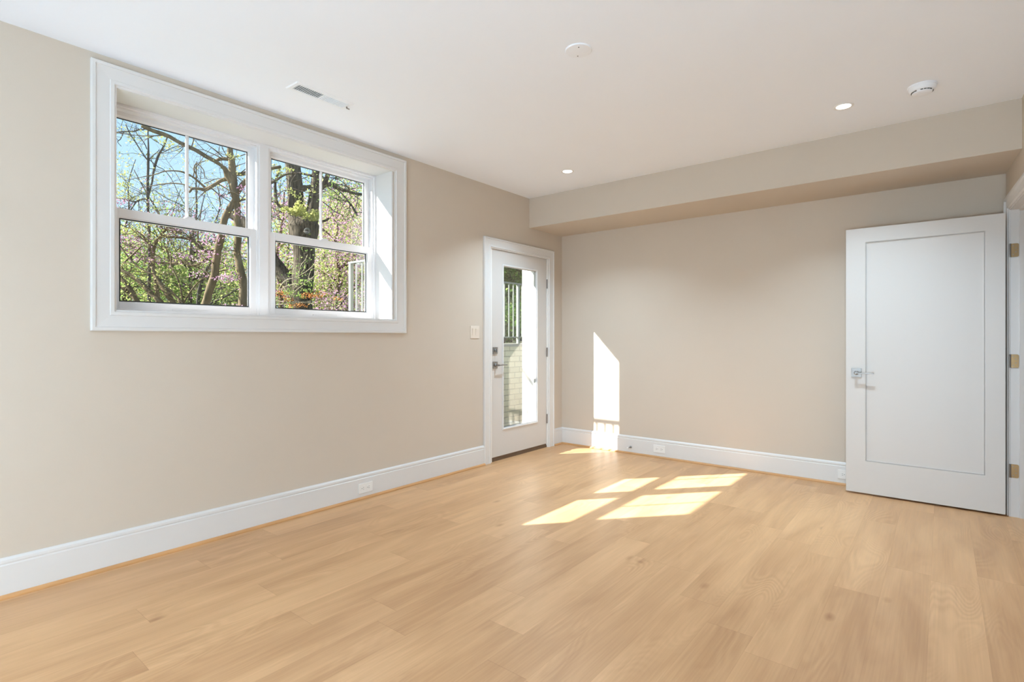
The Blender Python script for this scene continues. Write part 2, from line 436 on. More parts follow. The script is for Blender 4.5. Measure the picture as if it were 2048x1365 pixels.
# ------------------------------------------------------------------ the wide window
def lw(u, v, h): return (XL + h, u, v)
win = sempty('window_1', 'wide white twin double-hung window in a deep recess', 'window', (XL, 1.78, 1.24))
b = MB().ring(0.767, 2.811, 1.236, 2.623, [(0.0, 0.020), (0.004, 0.024), (0.018, 0.024), (0.021, 0.018), (0.080, 0.015), (0.083, 0.019), (0.099, 0.019), (0.102, 0.010), (0.110, 0.009)], lw)
b.build('window_casing', M_trim, win)
# liner boards of the recess
XF = -3.575                                   # room-side face of the window frame
b = MB()
y0, y1, z0, z1 = WIN
b.box((XO + 0.03, y0 + 0.0, z0), (XL + 0.004, y0 + 0.014, z1)).box((XO + 0.03, y1 - 0.014, z0), (XL + 0.004, y1, z1))
b.box((XO + 0.03, y0 + 0.014, z1 - 0.014), (XL + 0.004, y1 - 0.014, z1)).box((XO + 0.03, y0 + 0.014, z0), (XL + 0.004, y1 - 0.014, z0 + 0.014))
b.build('window_reveal', M_trim, win)
Y0, Y1, Z0, Z1 = y0 + 0.014, y1 - 0.014, z0 + 0.014, z1 - 0.014
# vinyl frame: stepped, with a centre mullion
b = MB()
FW = 0.028
b.ring(Y0, Y1, Z0, Z1, [(0, 0.10), (FW * 0.55, 0.10), (FW * 0.6, 0.088), (FW, 0.088)], lambda u, v, h: (XO + 0.035 + h, u, v))
MY0, MY1 = 1.722, 1.800
b.box((XO + 0.035, MY0 - 0.006, Z0 + 0.01), (XO + 0.035 + 0.092, MY1 + 0.006, Z1 - 0.01)).box((XO + 0.05, MY0 + 0.008, Z0 + 0.012), (XO + 0.135, MY1 - 0.008, Z1 - 0.012))
b.build('window_frame', M_sash, win, bevel=0.0015)
XI, XU = -3.606, -3.645                        # glass planes of lower and upper sashes
units = ((Y0 + FW, MY0 - 0.004), (MY1 + 0.004, Y1 - FW))
ZM = 1.905
for (a, c) in units:
    # upper sash (outer track)
    st = 0.036
    s = MB().ring(a + 0.002, c - 0.002, ZM - 0.030, Z1 - FW + 0.004, [(0, 0.036), (st - 0.01, 0.036), (st - 0.002, 0.028), (st, 0.020)], lambda u, v, h: (XU - 0.018 + h, u, v))
    us = s.build('upper_sash', M_sash, win)
    MB().ring(a + st, c - st, ZM + 0.003, Z1 - FW - st + 0.006, [(0, 0.004), (0.007, 0.004)], lambda u, v, h: (XU - 0.002 + h, u, v)).build('glazing_gasket', M_gasket, us)
    MB().box((XU - 0.003, a + 0.03, ZM - 0.01), (XU + 0.000, c - 0.03, Z1 - FW - 0.028)).build('pane', M_glass, us)
    m = (a + c) / 2
    MB().ring(m - 0.0095, m + 0.0095, ZM - 0.01, Z1 - FW - 0.03, [(0, 0.004), (0.005, 0.009), (0.0094, 0.009)], lambda u, v, h: (XU + h, u, v)).build('muntin', M_sash, us)
    # lower sash (inner track)
    s = MB()
    lo = Z0 + FW - 0.004
    X = XI - 0.016
    s.box((X, a + 0.001, lo), (X + 0.034, a + 0.042, ZM + 0.022)).box((X, c - 0.042, lo), (X + 0.034, c - 0.001, ZM + 0.022))
    s.box((X, a + 0.042, lo), (X + 0.034, c - 0.042, lo + 0.040)).box((X, a + 0.042, ZM - 0.026), (X + 0.034, c - 0.042, ZM + 0.022))
    s.ring(a + 0.040, c - 0.040, lo + 0.038, ZM - 0.024, [(0, 0.024), (0.007, 0.018)], lambda u, v, h: (X + h, u, v))
    ls = s.build('lower_sash', M_sash, win, bevel=0.0015)
    MB().ring(a + 0.047, c - 0.047, lo + 0.045, ZM - 0.031, [(0, 0.004), (0.006, 0.004)], lambda u, v, h: (XI - 0.001 + h, u, v)).build('glazing_gasket', M_gasket, ls)
    MB().box((XI - 0.003, a + 0.038, lo + 0.036), (XI + 0.000, c - 0.038, ZM - 0.02)).build('pane', M_glass, ls)
    lk = MB(); lk.box((X + 0.004, m - 0.030, ZM + 0.022), (X + 0.030, m + 0.030, ZM + 0.030)); lk.lathe([(0.012, 0), (0.012, 0.006), (0.008, 0.010)], (X + 0.016, m - 0.012, ZM + 0.030), 'z', 16); lk.box((X + 0.010, m - 0.012, ZM + 0.032), (X + 0.020, m + 0.030, ZM + 0.039))
    lk.build('sash_lock', M_sash, ls, bevel=0.001)
    MB().box((X + 0.034, m - 0.10, lo + 0.004), (X + 0.044, m + 0.10, lo + 0.010)).build('lift_rail', M_sash, ls, bevel=0.002)

# ------------------------------------------------------------------ glazed outer door
dr = sempty('door_1', 'white outer door with a tall glass panel', 'door', (XL, 4.33, 0))
MB().ring(3.752, 4.912, 0.0, 2.161, [(0.0, 0.020), (0.004, 0.024), (0.016, 0.024), (0.019, 0.018), (0.072, 0.015), (0.075, 0.019), (0.089, 0.019), (0.092, 0.010), (0.100, 0.009)], lw, True).build('door_casing', M_trim, dr)
b = MB()
b.box((XO - 0.01, DOR[0], 0.0), (XL + 0.002, 3.876, DOR[3])).box((XO - 0.01, 4.800, 0.0), (XL + 0.002, DOR[1], DOR[3])).box((XO - 0.01, 3.876, 2.072), (XL + 0.002, 4.800, DOR[3]))
b.box((-3.455, 3.876, 0.03), (-3.427, 3.888, 2.072)).box((-3.455, 4.788, 0.03), (-3.427, 4.800, 2.072)).box((-3.455, 3.876, 2.060), (-3.427, 4.800, 2.072))
b.build('door_jamb', M_ext, dr)
MB().box((XO - 0.03, 3.877, 0.0), (XL - 0.006, 4.799, 0.020)).box((-3.44, 3.877, 0.020), (-3.385, 4.799, 0.028)).build('threshold', M_bronze, dr)
LX0, LX1 = -3.425, -3.382
LY0, LY1, LZ0, LZ1 = 3.880, 4.796, 0.040, 2.066
GY0, GY1, GZ0, GZ1 = 4.052, 4.618, 0.300, 1.915
leaf = MB()
leaf.box((LX0, LY0, LZ0), (LX1, GY0, LZ1)).box((LX0, GY1, LZ0), (LX1, LY1, LZ1)).box((LX0, GY0, LZ0), (LX1, GY1, GZ0)).box((LX0, GY0, GZ1), (LX1, GY1, LZ1))
lf = leaf.build('door_leaf', M_door, dr)
MB().ring(GY0 - 0.012, GY1 + 0.012, GZ0 - 0.012, GZ1 + 0.012, [(0, 0.006), (0.005, 0.010), (0.014, 0.010), (0.024, -0.010)], lambda u, v, h: (LX1 + h, u, v)).build('glass_frame', M_trim, lf)
MB().box((-3.406, GY0 - 0.002, GZ0 - 0.002), (-3.400, GY1 + 0.002, GZ1 + 0.002)).build('pane', M_dglass, lf)
MB().box((LX0 + 0.004, LY0 + 0.003, 0.0285), (LX1 - 0.003, LY1 - 0.003, 0.040)).build('door_sweep', M_bronze, lf)
def rosette(mb, y, z, r=0.033):
    mb.box((LX1, y - r, z - r), (LX1 + 0.009, y + r, z + r))
    mb.lathe([(0.017, 0.009), (0.016, 0.018), (0.012, 0.020)], (LX1, y, z), 'x', 24)
b = MB(); rosette(b, 3.930, 1.075); b.box((LX1 + 0.018, 3.925, 1.058), (LX1 + 0.034, 3.935, 1.092)); b.build('deadbolt', M_nickel, dr, bevel=0.001)
b = MB(); rosette(b, 3.930, 0.935); b.lathe([(0.009, 0.018), (0.009, 0.056)], (LX1, 3.930, 0.935), 'x', 16); b.box((LX1 + 0.044, 3.922, 0.929), (LX1 + 0.056, 4.058, 0.939)); b.build('lever_handle', M_nickel, dr, bevel=0.0015)
for z in (1.790, 1.042, 0.313):
    b = MB(); b.tube([(LX1 + 0.006, 4.800, z - 0.05), (LX1 + 0.006, 4.800, z + 0.05)], 0.0075, 12); b.box((LX1 - 0.01, 4.7965, z - 0.05), (LX1 + 0.0015, 4.8035, z + 0.05)); b.build('hinge', M_hinge, dr)

# ------------------------------------------------------------------ inner door, standing open
d2 = sempty('door_2', 'white single-panel door standing open against the far wall', 'door', (0.33, 4.88, 0))
DX0, DX1, DZ0, DZ1, DY = -0.584, 0.328, 0.014, 2.037, 4.860
DT = 0.035
b = MB()
P0, P1, Q0, Q1 = -0.458, 0.228, 0.257, 1.930
def both(mb, lo, hi): return mb.box(lo, hi)
b.box((DX0, DY, DZ0), (P0, DY + DT, DZ1)).box((P1, DY, DZ0), (DX1, DY + DT, DZ1)).box((P0, DY, DZ0), (P1, DY + DT, Q0)).box((P0, DY, Q1), (P1, DY + DT, DZ1))
l2 = b.build('door_leaf', M_door, d2)
MB().ring(P0, P1, Q0, Q1, [(-0.0005, 0.0), (0.006, -0.0075), (0.007, -0.0075)], lambda u, v, h: (u, DY - h, v)).box((P0, DY + 0.007, Q0), (P1, DY + 0.026, Q1)).build('door_panel', M_door, l2)
b = MB()
b.box((-0.5485, DY - 0.008, 0.898), (-0.4825, DY, 0.964)); b.lathe([(0.016, -0.008), (0.015, -0.020), (0.010, -0.022), (0.010, -0.056), (0.008, -0.058)], (-0.5155, DY, 0.931), 'y', 24)
b.box((-0.523, DY - 0.057, 0.927), (-0.400, DY - 0.045, 0.936))
b.build('lever_handle', M_nickel, l2, bevel=0.001)
MB().box((DX0 - 0.001, DY + 0.006, 0.90), (DX0, DY + 0.030, 0.96)).build('latch_plate', M_nickel, l2)
# jamb, stop, casing of the doorway
b = MB()
rbox(b, OP0, OP0 + 0.018, -TH, 0.0, 0, OPZ); rbox(b, OP1 - 0.018, OP1, -TH, 0.0, 0, OPZ); rbox(b, OP0 + 0.018, OP1 - 0.018, -TH, 0.0, OPZ - 0.018, OPZ)
rbox(b, OP0 + 0.018, OP0 + 0.030, -0.080, -0.042, 0, OPZ - 0.018); rbox(b, OP1 - 0.030, OP1 - 0.018, -0.080, -0.042, 0, OPZ - 0.018); rbox(b, OP0 + 0.030, OP1 - 0.030, -0.080, -0.042, OPZ - 0.030, OPZ - 0.018)
b.build('door_jamb', M_trim, d2)
CP = [(0.0, 0.024), (0.005, 0.026), (0.018, 0.026), (0.022, 0.020), (0.026, 0.016), (0.062, 0.013), (0.067, 0.017), (0.076, 0.017), (0.082, 0.009), (0.090, 0.008)]
MB().ring(OP0 + 0.013 - 0.090, OP1 - 0.013 + 0.090, 0.0, OPZ - 0.013 + 0.090, CP, lambda u, v, h: RP(u, v, h), True).build('door_casing', M_trim, d2)
for z in (1.786, 1.044, 0.308):
    b = MB()
    s0 = OP0 + 0.018
    # leaf plate let into the jamb, rounded on the inner corners
    pts = []
    for (cx, cz, a0) in ((-0.031, 0.036, 90), (-0.031, -0.036, 180)):
        for k in range(5):
            a = math.radians(a0 + k * 22.5); pts.append((cx + 0.009 * math.cos(a), cz + 0.009 * math.sin(a)))
    pts += [(-0.001, -0.045), (-0.001, 0.045)]
    n = len(pts)
    vs = [RP(s0 + t, z + pz, ph) for t in (0.0005, 0.003) for ph, pz in pts]
    b.add(vs, [tuple(range(n)), tuple(range(2 * n - 1, n - 1, -1))] + [(i, (i + 1) % n, (i + 1) % n + n, i + n) for i in range(n)])
    h = b.build('hinge', M_brass, d2)
    b = MB(); p = RP(s0 + 0.004, z, 0.004); b.tube([(p.x, p.y, z - 0.045), (p.x, p.y, z + 0.045)], 0.006, 10); b.build('hinge_barrel', M_hinge, h)
    for (ph, pz) in ((-0.012, 0.030), (-0.025, 0.012), (-0.012, -0.030), (-0.025, -0.012)):
        q = RP(s0 + 0.003, z + pz, ph); MB().tube([q, q + RD * 0.0012], 0.0035, 8).build('screw', M_nickel, h)

# ------------------------------------------------------------------ plates, outlets, door stop
def outlet(name, label, frame, group):
    """frame(u, v, h): u across, v up, h off the surface; horizontal duplex outlet"""
    t = thing(name, label, 'outlet', frame(0, 0, 0), group)
    F = lambda v: Vector(frame(v.x, v.z, v.y))
    b = MB(); b.box((-0.061, 0, -0.037), (0.061, 0.005, 0.037), F); b.build('cover_plate', M_plate, t, bevel=0.002)
    for s in (-1, 1):
        b = MB(); b.box((s * 0.0245 - 0.0205, 0.005, -0.0165), (s * 0.0245 + 0.0205, 0.0062, 0.0165), F); r = b.build('socket', M_plate, t, bevel=0.002)
        b = MB()
        c = s * 0.0245
        b.box((c - 0.008, 0.0062, 0.0050), (c + 0.001, 0.0065, 0.0072), F).box((c - 0.008, 0.0062, -0.0072), (c + 0.001, 0.0065, -0.0050), F).box((c + 0.007, 0.0062, -0.0025), (c + 0.012, 0.0065, 0.0025), F)
        b.build('slots', M_slot, r)
    MB().box((-0.0025, 0.005, -0.0025), (0.0025, 0.0058, 0.0025), F).build('screw', M_plate, t)
    return t
BB = 0.017
outlet('wall_outlet', 'white double outlet in the baseboard below the window, left of the glazed door', lambda u, v, h: (XL + BB + h, 2.420 - u, 0.080 + v), 'outlets in the baseboards')
outlet('wall_outlet', 'white double outlet in the far baseboard, right of the small door stop', lambda u, v, h: (-2.200 + u, YB - BB - h, 0.088 + v), 'outlets in the baseboards')
outlet('wall_outlet', 'white outlet in the far baseboard, partly hidden by the open door edge', lambda u, v, h: (-0.605 + u, YB - BB - h, 0.088 + v), 'outlets in the baseboards')
sw = thing('light_switch', 'almond two-rocker light switch beside the glazed door', 'switch', (XL, 3.635, 1.252))
MB().box((XL, 3.576, 1.194), (XL + 0.006, 3.694, 1.310)).build('cover_plate', M_almond, sw, bevel=0.002)
for y in (3.612, 3.658):
    MB().add([(XL + 0.006, y - 0.0165, 1.219), (XL + 0.006, y + 0.0165, 1.219), (XL + 0.0075, y - 0.0165, 1.219), (XL + 0.0075, y + 0.0165, 1.219),
              (XL + 0.006, y - 0.0165, 1.285), (XL + 0.006, y + 0.0165, 1.285), (XL + 0.0115, y - 0.0165, 1.285), (XL + 0.0115, y + 0.0165, 1.285)],
             [(0,1,3,2),(4,6,7,5),(0,4,5,1),(2,3,7,6),(0,2,6,4),(1,5,7,3)]).build('rocker', M_almond, sw, bevel=0.0008)
ds = thing('door_stop', 'small nickel door stop screwed to the far baseboard', 'door stop', (-2.510, YB - BB, 0.070))
MB().lathe([(0.013, 0.0), (0.012, -0.006), (0.006, -0.009)], (-2.510, YB - BB, 0.070), 'y', 20).build('base', M_nickel, ds, smooth=False)
b = MB(); pts = []; 
for k in range(96):
    a = k * 2 * math.pi / 8; pts.append((-2.510 + 0.0050 * math.cos(a), YB - BB - 0.008 - 0.055 * k / 95, 0.070 + 0.0050 * math.sin(a)))
b.tube(pts, 0.0014, 5); b.build('spring', M_nickel, ds)
MB().lathe([(0.0075, -0.062), (0.008, -0.066), (0.008, -0.076), (0.006, -0.080)], (-2.510, YB - BB, 0.070), 'y', 16).build('rubber_tip', M_plate, ds)

# ------------------------------------------------------------------ ceiling things
def disc_light(name, label, x, y, group, watts, col=LAMP_COL):
    t = thing(name, label, 'light', (x, y, ZC), group)
    b = MB(); n = 48
    prof = [(0.040, -0.001), (0.0455, -0.003), (0.052, -0.004), (0.056, -0.0025), (0.057, 0.0)]
    vs = [(x + r * math.cos(2 * math.pi * k / n), y + r * math.sin(2 * math.pi * k / n), ZC + h) for r, h in prof for k in range(n)]
    b.add(vs, [(i * n + k, i * n + (k + 1) % n, (i + 1) * n + (k + 1) % n, (i + 1) * n + k) for i in range(len(prof) - 1) for k in range(n)])
    b.build('trim_ring', M_plate, t, smooth=True)
    MB().lathe([(0.041, -0.0005), (0.041, -0.0016)], (x, y, ZC), 'z', 40).build('lens', M_lens, t)
    l = bpy.data.lights.new('ceiling_light_lamp', 'AREA'); l.shape = 'DISK'; l.size = 0.078; l.energy = watts; l.color = col; l.spread = math.radians(118)
    lo = bpy.data.objects.new('ceiling_light_lamp', l); C.objects.link(lo); lo.parent = t; lo.location = (0, 0, -0.006)
    return t
disc_light('recessed_light', 'small lit recessed ceiling light near the glazed door corner', -2.560, 3.951, 'recessed ceiling lights', CAN_WATTS)
disc_light('recessed_light', 'small lit recessed ceiling light beside the smoke detector', -0.486, 3.934, 'recessed ceiling lights', CAN_WATTS)
for x, y in ((-2.56, -0.9), (-0.486, -0.9), (-2.56, -2.8), (-0.486, -2.8)):  # out-of-view recessed lights added to help fill the room
    disc_light('recessed_light', 'unseen recessed ceiling light added behind the viewer for fill', x, y, 'added recessed fill lights behind the viewer', CAN_WATTS * 0.6)
disc_light('added_hall_light', 'unseen ceiling light added to brighten the hall beyond the doorway', 1.3, 3.6, 'added hall fill light', 3, (1.0, 0.88, 0.78))  # lamp added out of view so the hall is not dark

cv = thing('ceiling_cover', 'round blank white cover plate in the middle of the ceiling', 'cover plate', (-1.437, 2.319, ZC))
MB().lathe([(0.0665, 0.0), (0.0665, -0.004), (0.064, -0.007), (0.030, -0.009), (0.0, -0.0095)][:4] + [(0.001, -0.0095)], (-1.437, 2.319, ZC), 'z', 48).build('plate', M_cplate, cv)
for a in (2.2, 5.3):
    MB().lathe([(0.003, -0.008), (0.003, -0.0100)], (-1.437 + 0.042 * math.cos(a), 2.319 + 0.042 * math.sin(a), ZC), 'z', 10).build('screw', M_slot, cv)

sd = thing('smoke_detector', 'round white smoke detector on the ceiling near the soffit', 'smoke detector', (-0.092, 3.90, ZC))
sc_ = (-0.092, 3.90, ZC)
MB().lathe([(0.070, 0.0), (0.070, -0.006), (0.068, -0.009)], sc_, 'z', 48).build('base', M_cplate, sd)
MB().lathe([(0.066, -0.009), (0.065, -0.018), (0.060, -0.030), (0.053, -0.034)], sc_, 'z', 48).build('housing', M_cplate, sd)
b = MB()
for k in range(20):
    if k % 5 == 4: continue
    a = 2 * math.pi * k / 20
    Mx = Matrix.Translation(sc_) @ Matrix.Rotation(a, 4, 'Z')
    b.box((0.046, -0.0062, -0.0385), (0.0525, 0.0062, -0.0335), Mx)
b.build('vent_slots', M_slot, sd)
MB().lathe([(0.050, -0.033), (0.050, -0.036), (0.046, -0.044), (0.030, -0.047), (0.010, -0.0475)], sc_, 'z', 40).build('sensor_cap', M_cplate, sd)

vt = thing('ceiling_vent', 'long white louvred air vent in the ceiling above the window', 'vent', (-2.917, 1.785, ZC))
VX0, VX1, VY0, VY1 = -2.980, -2.855, 1.595, 1.978
vb = MB()
vb.ring(VX0, VX1, VY0, VY1, [(0.0, 0.002), (0.006, 0.006), (0.026, 0.006), (0.0265, 0.001)], lambda u, v, h: (u, v, ZC - h))
vb.box((VX0 + 0.026, (VY0 + VY1) / 2 - 0.004, ZC - 0.006), (VX1 - 0.026, (VY0 + VY1) / 2 + 0.004, ZC - 0.001))
vb.build('vent_frame', M_cplate, vt)
MB().box((VX0 + 0.02, VY0 + 0.02, ZC - 0.0012), (VX1 - 0.02, VY1 - 0.02, ZC + 0.0)).build('vent_opening', M_ventdark, vt)
sb = MB()
ym = (VY0 + VY1) / 2
for half, (a, c) in enumerate(((VY0 + 0.028, ym - 0.006), (ym + 0.006, VY1 - 0.028))):
    n = 13
    for k in range(n):
        y = a + (c - a) * (k + 0.5) / n
        t = 0.0030 * (-1 if half == 0 else 1)
        sb.add([(VX0 + 0.026, y - 0.0012, ZC - 0.0012), (VX1 - 0.026, y - 0.0012, ZC - 0.0012), (VX1 - 0.026, y + 0.0012, ZC - 0.0012), (VX0 + 0.026, y + 0.0012, ZC - 0.0012),
                (VX0 + 0.026, y - 0.0012 + t, ZC - 0.0060), (VX1 - 0.026, y - 0.0012 + t, ZC - 0.0060), (VX1 - 0.026, y + 0.0012 + t, ZC - 0.0060), (VX0 + 0.026, y + 0.0012 + t, ZC - 0.0060)],
               [(0,3,2,1),(4,5,6,7),(0,1,5,4),(1,2,6,5),(2,3,7,6),(3,0,4,7)])
sb.build('louvres', M_cplate, vt)
MB().box((-2.921, VY1 - 0.018, ZC - 0.014), (-2.915, VY1 - 0.012, ZC - 0.005)).box((-2.921, VY1 - 0.016, ZC - 0.018), (-2.915, VY1 + 0.004, ZC - 0.013)).build('damper_lever', M_hinge, vt)

M_bounce_rug = mat('pale_bounce_rug', (0.62, 0.66, 0.72, 1), 0.95, spec=0.05, bump=0.8, bscale=300)  # rug added out of view as a neutral reflector over the oak floor
tag(MB().box((XL + 0.25, YR + 0.3, 0.0), (0.55, -0.5, 0.012)).build('bounce_rug', M_bounce_rug, bevel=0.004), 'large unseen pale grey rug added behind the viewer to bounce neutral light', 'rug')
# unseen globe lamps, added behind the viewer to fill the room with even light
for gx, gy in ((-0.9, -3.4), (-0.3, -2.3), (0.38, -1.6)):
    t = thing('added_fill_lamp', 'unseen white globe fill lamp added behind the viewer', 'lamp', (gx, gy, 0), 'added globe fill lamps behind the viewer')
    MB().lathe([(0.15, 0.012), (0.15, 0.022), (0.03, 0.022)], (gx, gy, 0), 'z', 24).build('base', M_nickel, t)
    MB().tube([(gx, gy, 0.02), (gx, gy, 0.30)], 0.012, 8).build('pole', M_nickel, t)
    prof = [(0.16 * math.sin(math.pi * k / 16) + 0.002, 0.45 - 0.16 * math.cos(math.pi * k / 16)) for k in range(17)]
    g = MB().lathe(prof, (gx, gy, 0), 'z', 32).build('fill_globe', M_lens, t, smooth=True)
    l = bpy.data.lights.new('fill_bulb', 'POINT'); l.energy = FILL_WATTS; l.shadow_soft_size = 0.19; l.color = LAMP_COL
    lo = bpy.data.objects.new('fill_bulb', l); C.objects.link(lo); lo.parent = t; lo.location = (0, 0, 0.45)

#@OUTSIDE@
# ------------------------------------------------------------------ outside: ground, areaway, railings
GZ = 1.10
AX, AY0, AY1 = -4.775, 3.305, 7.6
b = MB()
b.box((-70, -30, GZ - 0.3), (AX - 0.22, 80, GZ)).box((AX - 0.22, -30, GZ - 0.3), (XO, AY0 - 0.22, GZ)).box((AX - 0.22, AY1 + 0.22, GZ - 0.3), (XO, 80, GZ)).box((XO, YB + 0.15, GZ - 0.3), (40, 80, GZ))
tag(b.build('lawn_ground', M_grass), 'green grassy ground outside the window', 'ground', kind='structure')
MB().box((AX - 0.2, AY0 - 0.2, -0.25), (XO, AY1 + 0.2, -0.04)).build('floor_areaway', M_conc)
struct(bpy.data.objects['floor_areaway'], 'concrete floor of the sunken well outside the glazed door', 'floor')
rw = sempty('wall_areaway', 'painted brick retaining wall of the sunken well outside the glazed door', 'wall', (AX, AY0, 0))
b = MB(); b.box((AX - 0.22, AY0 - 0.22, -0.25), (AX, AY1 + 0.22, 1.075)).box((AX, AY0 - 0.22, -0.25), (XO, AY0, 1.075)).box((AX, AY1, -0.25), (XO, AY1 + 0.22, 1.075))
b.build('brickwork', M_brick, rw)
b = MB(); b.box((AX - 0.23, AY0 - 0.23, 1.075), (AX + 0.01, AY1 + 0.23, 1.115)).box((AX + 0.01, AY0 - 0.23, 1.075), (XO, AY0 + 0.01, 1.115)).box((AX + 0.01, AY1 - 0.01, 1.075), (XO, AY1 + 0.23, 1.115))
b.build('coping', M_conc, rw)

def railing(name, label, p0, p1, posts, bars):
    p0, p1 = Vector(p0), Vector(p1); d = (p1 - p0).normalized(); L = (p1 - p0).length
    t = thing(name, label, 'railing', (p0.x, p0.y, 1.115), 'metal railings round the sunken well')
    w = Vector((-d.y, d.x, 0))
    def bar(mb, s0, s1, hw, z0, z1):
        return mb.box((s0, -hw, z0), (s1, hw, z1), lambda v: Vector((p0.x, p0.y, 0)) + d * v.x + w * v.y + Vector((0, 0, v.z)))
    bar(MB(), -0.02, L + 0.02, 0.020, 1.972, 1.990).build('top_rail', M_rail, t)
    bar(MB(), 0, L, 0.012, 1.202, 1.216).build('bottom_rail', M_rail, t)
    for s in posts: bar(MB(), s - 0.018, s + 0.018, 0.018, 1.115, 1.972).build('post', M_rail, t)
    for s in bars: bar(MB(), s - 0.0065, s + 0.0065, 0.0065, 1.216, 1.972).build('baluster', M_rail, t)
railing('railing', 'pale metal railing on the near retaining wall, seen through the window', (-4.80, 3.28, 0), (-3.78, 3.28, 0), (0.0, 1.0), [0.096 + 0.0855 * 1.16 * k for k in range(9)])
railing('railing', 'pale metal railing seen through the glazed door', (-4.80, 3.38, 0), (-4.80, 7.6, 0), (2.712, 4.2), [0.105 + 0.1 * k + 0.0 for k in range(41) if abs(0.105 + 0.1 * k - 2.712) > 0.03])

# ------------------------------------------------------------------ outside: trees
Fv = Vector((-math.sin(YAW), math.cos(YAW), 0)); Rv = Vector((math.cos(YAW), math.sin(YAW), 0))
def at(px, py, D):                       # world point seen in direction (px, py), D metres out
    return Vector((0, 0, EYE)) + (Fv + Rv * ((px - 1024) / FOC) + Vector((0, 0, 1)) * ((CY - py) / FOC)) * D
REG = {'A': (225, 240, 6.825), 'B': (225, 420, 6.825), 'C': (540, 320, 8.53), 'D': (540, 470, 8.53)}
def q(reg, x, y, D):
    ox, oy, s = REG[reg]; return at(ox + x / s, oy + y / s, D)

class Leaves:
    def __init__(s): s.P = []; s.S = []
    def add(s, p, size): s.P.append((p.x, p.y, p.z)); s.S.append(size)
    def cloud(s, rng, c, rad, n, size):
        for _ in range(n):
            while True:
                v = Vector((rng.uniform(-1, 1), rng.uniform(-1, 1), rng.uniform(-1, 1)))
                if v.length < 1: break
            s.add(c + Vector((v.x * rad[0], v.y * rad[1], v.z * rad[2])), size * rng.uniform(0.6, 1.3))
    def build(s, name, m, parent, seed=1):
        n = len(s.P)
        if n == 0: return
        R = np.random.RandomState(seed)
        P = np.array(s.P); S = np.array(s.S)[:, None]
        a = R.normal(size=(n, 3)); a /= np.linalg.norm(a, axis=1)[:, None]
        t = R.normal(size=(n, 3)); b_ = np.cross(a, t); b_ /= np.linalg.norm(b_, axis=1)[:, None]
        a = a * S * 0.5; b_ = b_ * S * 0.32
        V = np.stack([P - a, P + b_ - a * 0.1, P + a, P - b_ - a * 0.1], 1).reshape(-1, 3)
        o0 = np.array(parent.location) if parent is not None else np.zeros(3)
        V = V - o0
        me = bpy.data.meshes.new(name)
        me.vertices.add(4 * n); me.vertices.foreach_set('co', V.ravel())
        me.loops.add(4 * n); me.loops.foreach_set('vertex_index', np.arange(4 * n))
        me.polygons.add(n); me.polygons.foreach_set('loop_start', np.arange(n) * 4); me.polygons.foreach_set('loop_total', np.full(n, 4))
        me.update(); me.validate()
        me.materials.append(m)
        o = bpy.data.objects.new(name, me); C.objects.link(o)
        if parent is not None: o.parent = parent
        o['kind'] = 'stuff'
        return o

def smooth_path(pts, rad, sub=4):
    out = []; ro = []
    n = len(pts)
    for i in range(n - 1):
        p0, p1, p2, p3 = pts[max(i - 1, 0)], pts[i], pts[i + 1], pts[min(i + 2, n - 1)]
        for k in range(sub):
            t = k / sub
            out.append(0.5 * ((2 * p1) + (p2 - p0) * t + (2 * p0 - 5 * p1 + 4 * p2 - p3) * t * t + (3 * p1 - p0 - 3 * p2 + p3) * t ** 3))
            ro.append(rad[i] * (1 - t) + rad[i + 1] * t)
    out.append(pts[-1]); ro.append(rad[-1])
    return out, ro

def limb(mb, rng, reg, D, pts, n=8, wob=0.05, drift=0.0, dd=0.0):
    """pts in picture-window units with half-widths; D metres away"""
    s = REG[reg][2]; P = []; R = []; d = D + dd
    for i, (x, y, r) in enumerate(pts):
        P.append(q(reg, x, y, d)); R.append(max(r / s / FOC * d, 0.002)); d += drift
    P, R = smooth_path(P, R)
    mb.tube(P, R, n, wob, rng)
    return P, R

def twigs(mb, rng, P, R, count, length, leaves=None, lsize=0.04, lprob=0.5, up=0.35, depth=2, spread=1.0):
    for _ in range(count):
        i = rng.randrange(1, len(P) - 1)
        tdir = (P[min(i + 1, len(P) - 1)] - P[i - 1]).normalized()
        side = Vector((rng.gauss(0, 1), rng.gauss(0, 1), rng.gauss(0, 1)))
        side = (side - tdir * side.dot(tdir)).normalized()
        d = (side * spread + tdir * rng.uniform(-0.2, 0.9) + Vector((0, 0, up))).normalized()
        grow(mb, rng, P[i], d, length * rng.uniform(0.5, 1.3), min(R[i] * 0.5, 0.010), depth, leaves, lsize, lprob)

def grow(mb, rng, p, d, length, r, depth, leaves, lsize, lprob):
    n = 5; pts = [p.copy()]; rs = [r]
    for k in range(n):
        d = (d + Vector((rng.gauss(0, 0.18), rng.gauss(0, 0.18), rng.gauss(0, 0.14) + 0.03))).normalized()
        p = p + d * (length / n); pts.append(p.copy()); rs.append(max(r * (1 - 0.8 * (k + 1) / n), 0.0016))
        if leaves is not None and rng.random() < lprob:
            for _ in range(rng.randint(1, 3)):
                leaves.add(p + Vector((rng.gauss(0, 1), rng.gauss(0, 1), rng.gauss(0, 1))) * lsize * 1.1, lsize * rng.uniform(0.5, 1.2))
    mb.tube(pts, rs, 4 if r < 0.02 else 6)
    if depth > 0:
        for _ in range(rng.randint(2, 4)):
            i = rng.randint(1, n)
            s = Vector((rng.gauss(0, 1), rng.gauss(0, 1), rng.gauss(0, 0.8)))
            dd = (pts[i] - pts[i - 1]).normalized()
            grow(mb, rng, pts[i], (dd * 0.9 + s.normalized() * 0.8).normalized(), length * rng.uniform(0.35, 0.65), max(rs[i] * 0.7, 0.0018), depth - 1, leaves, lsize, lprob)

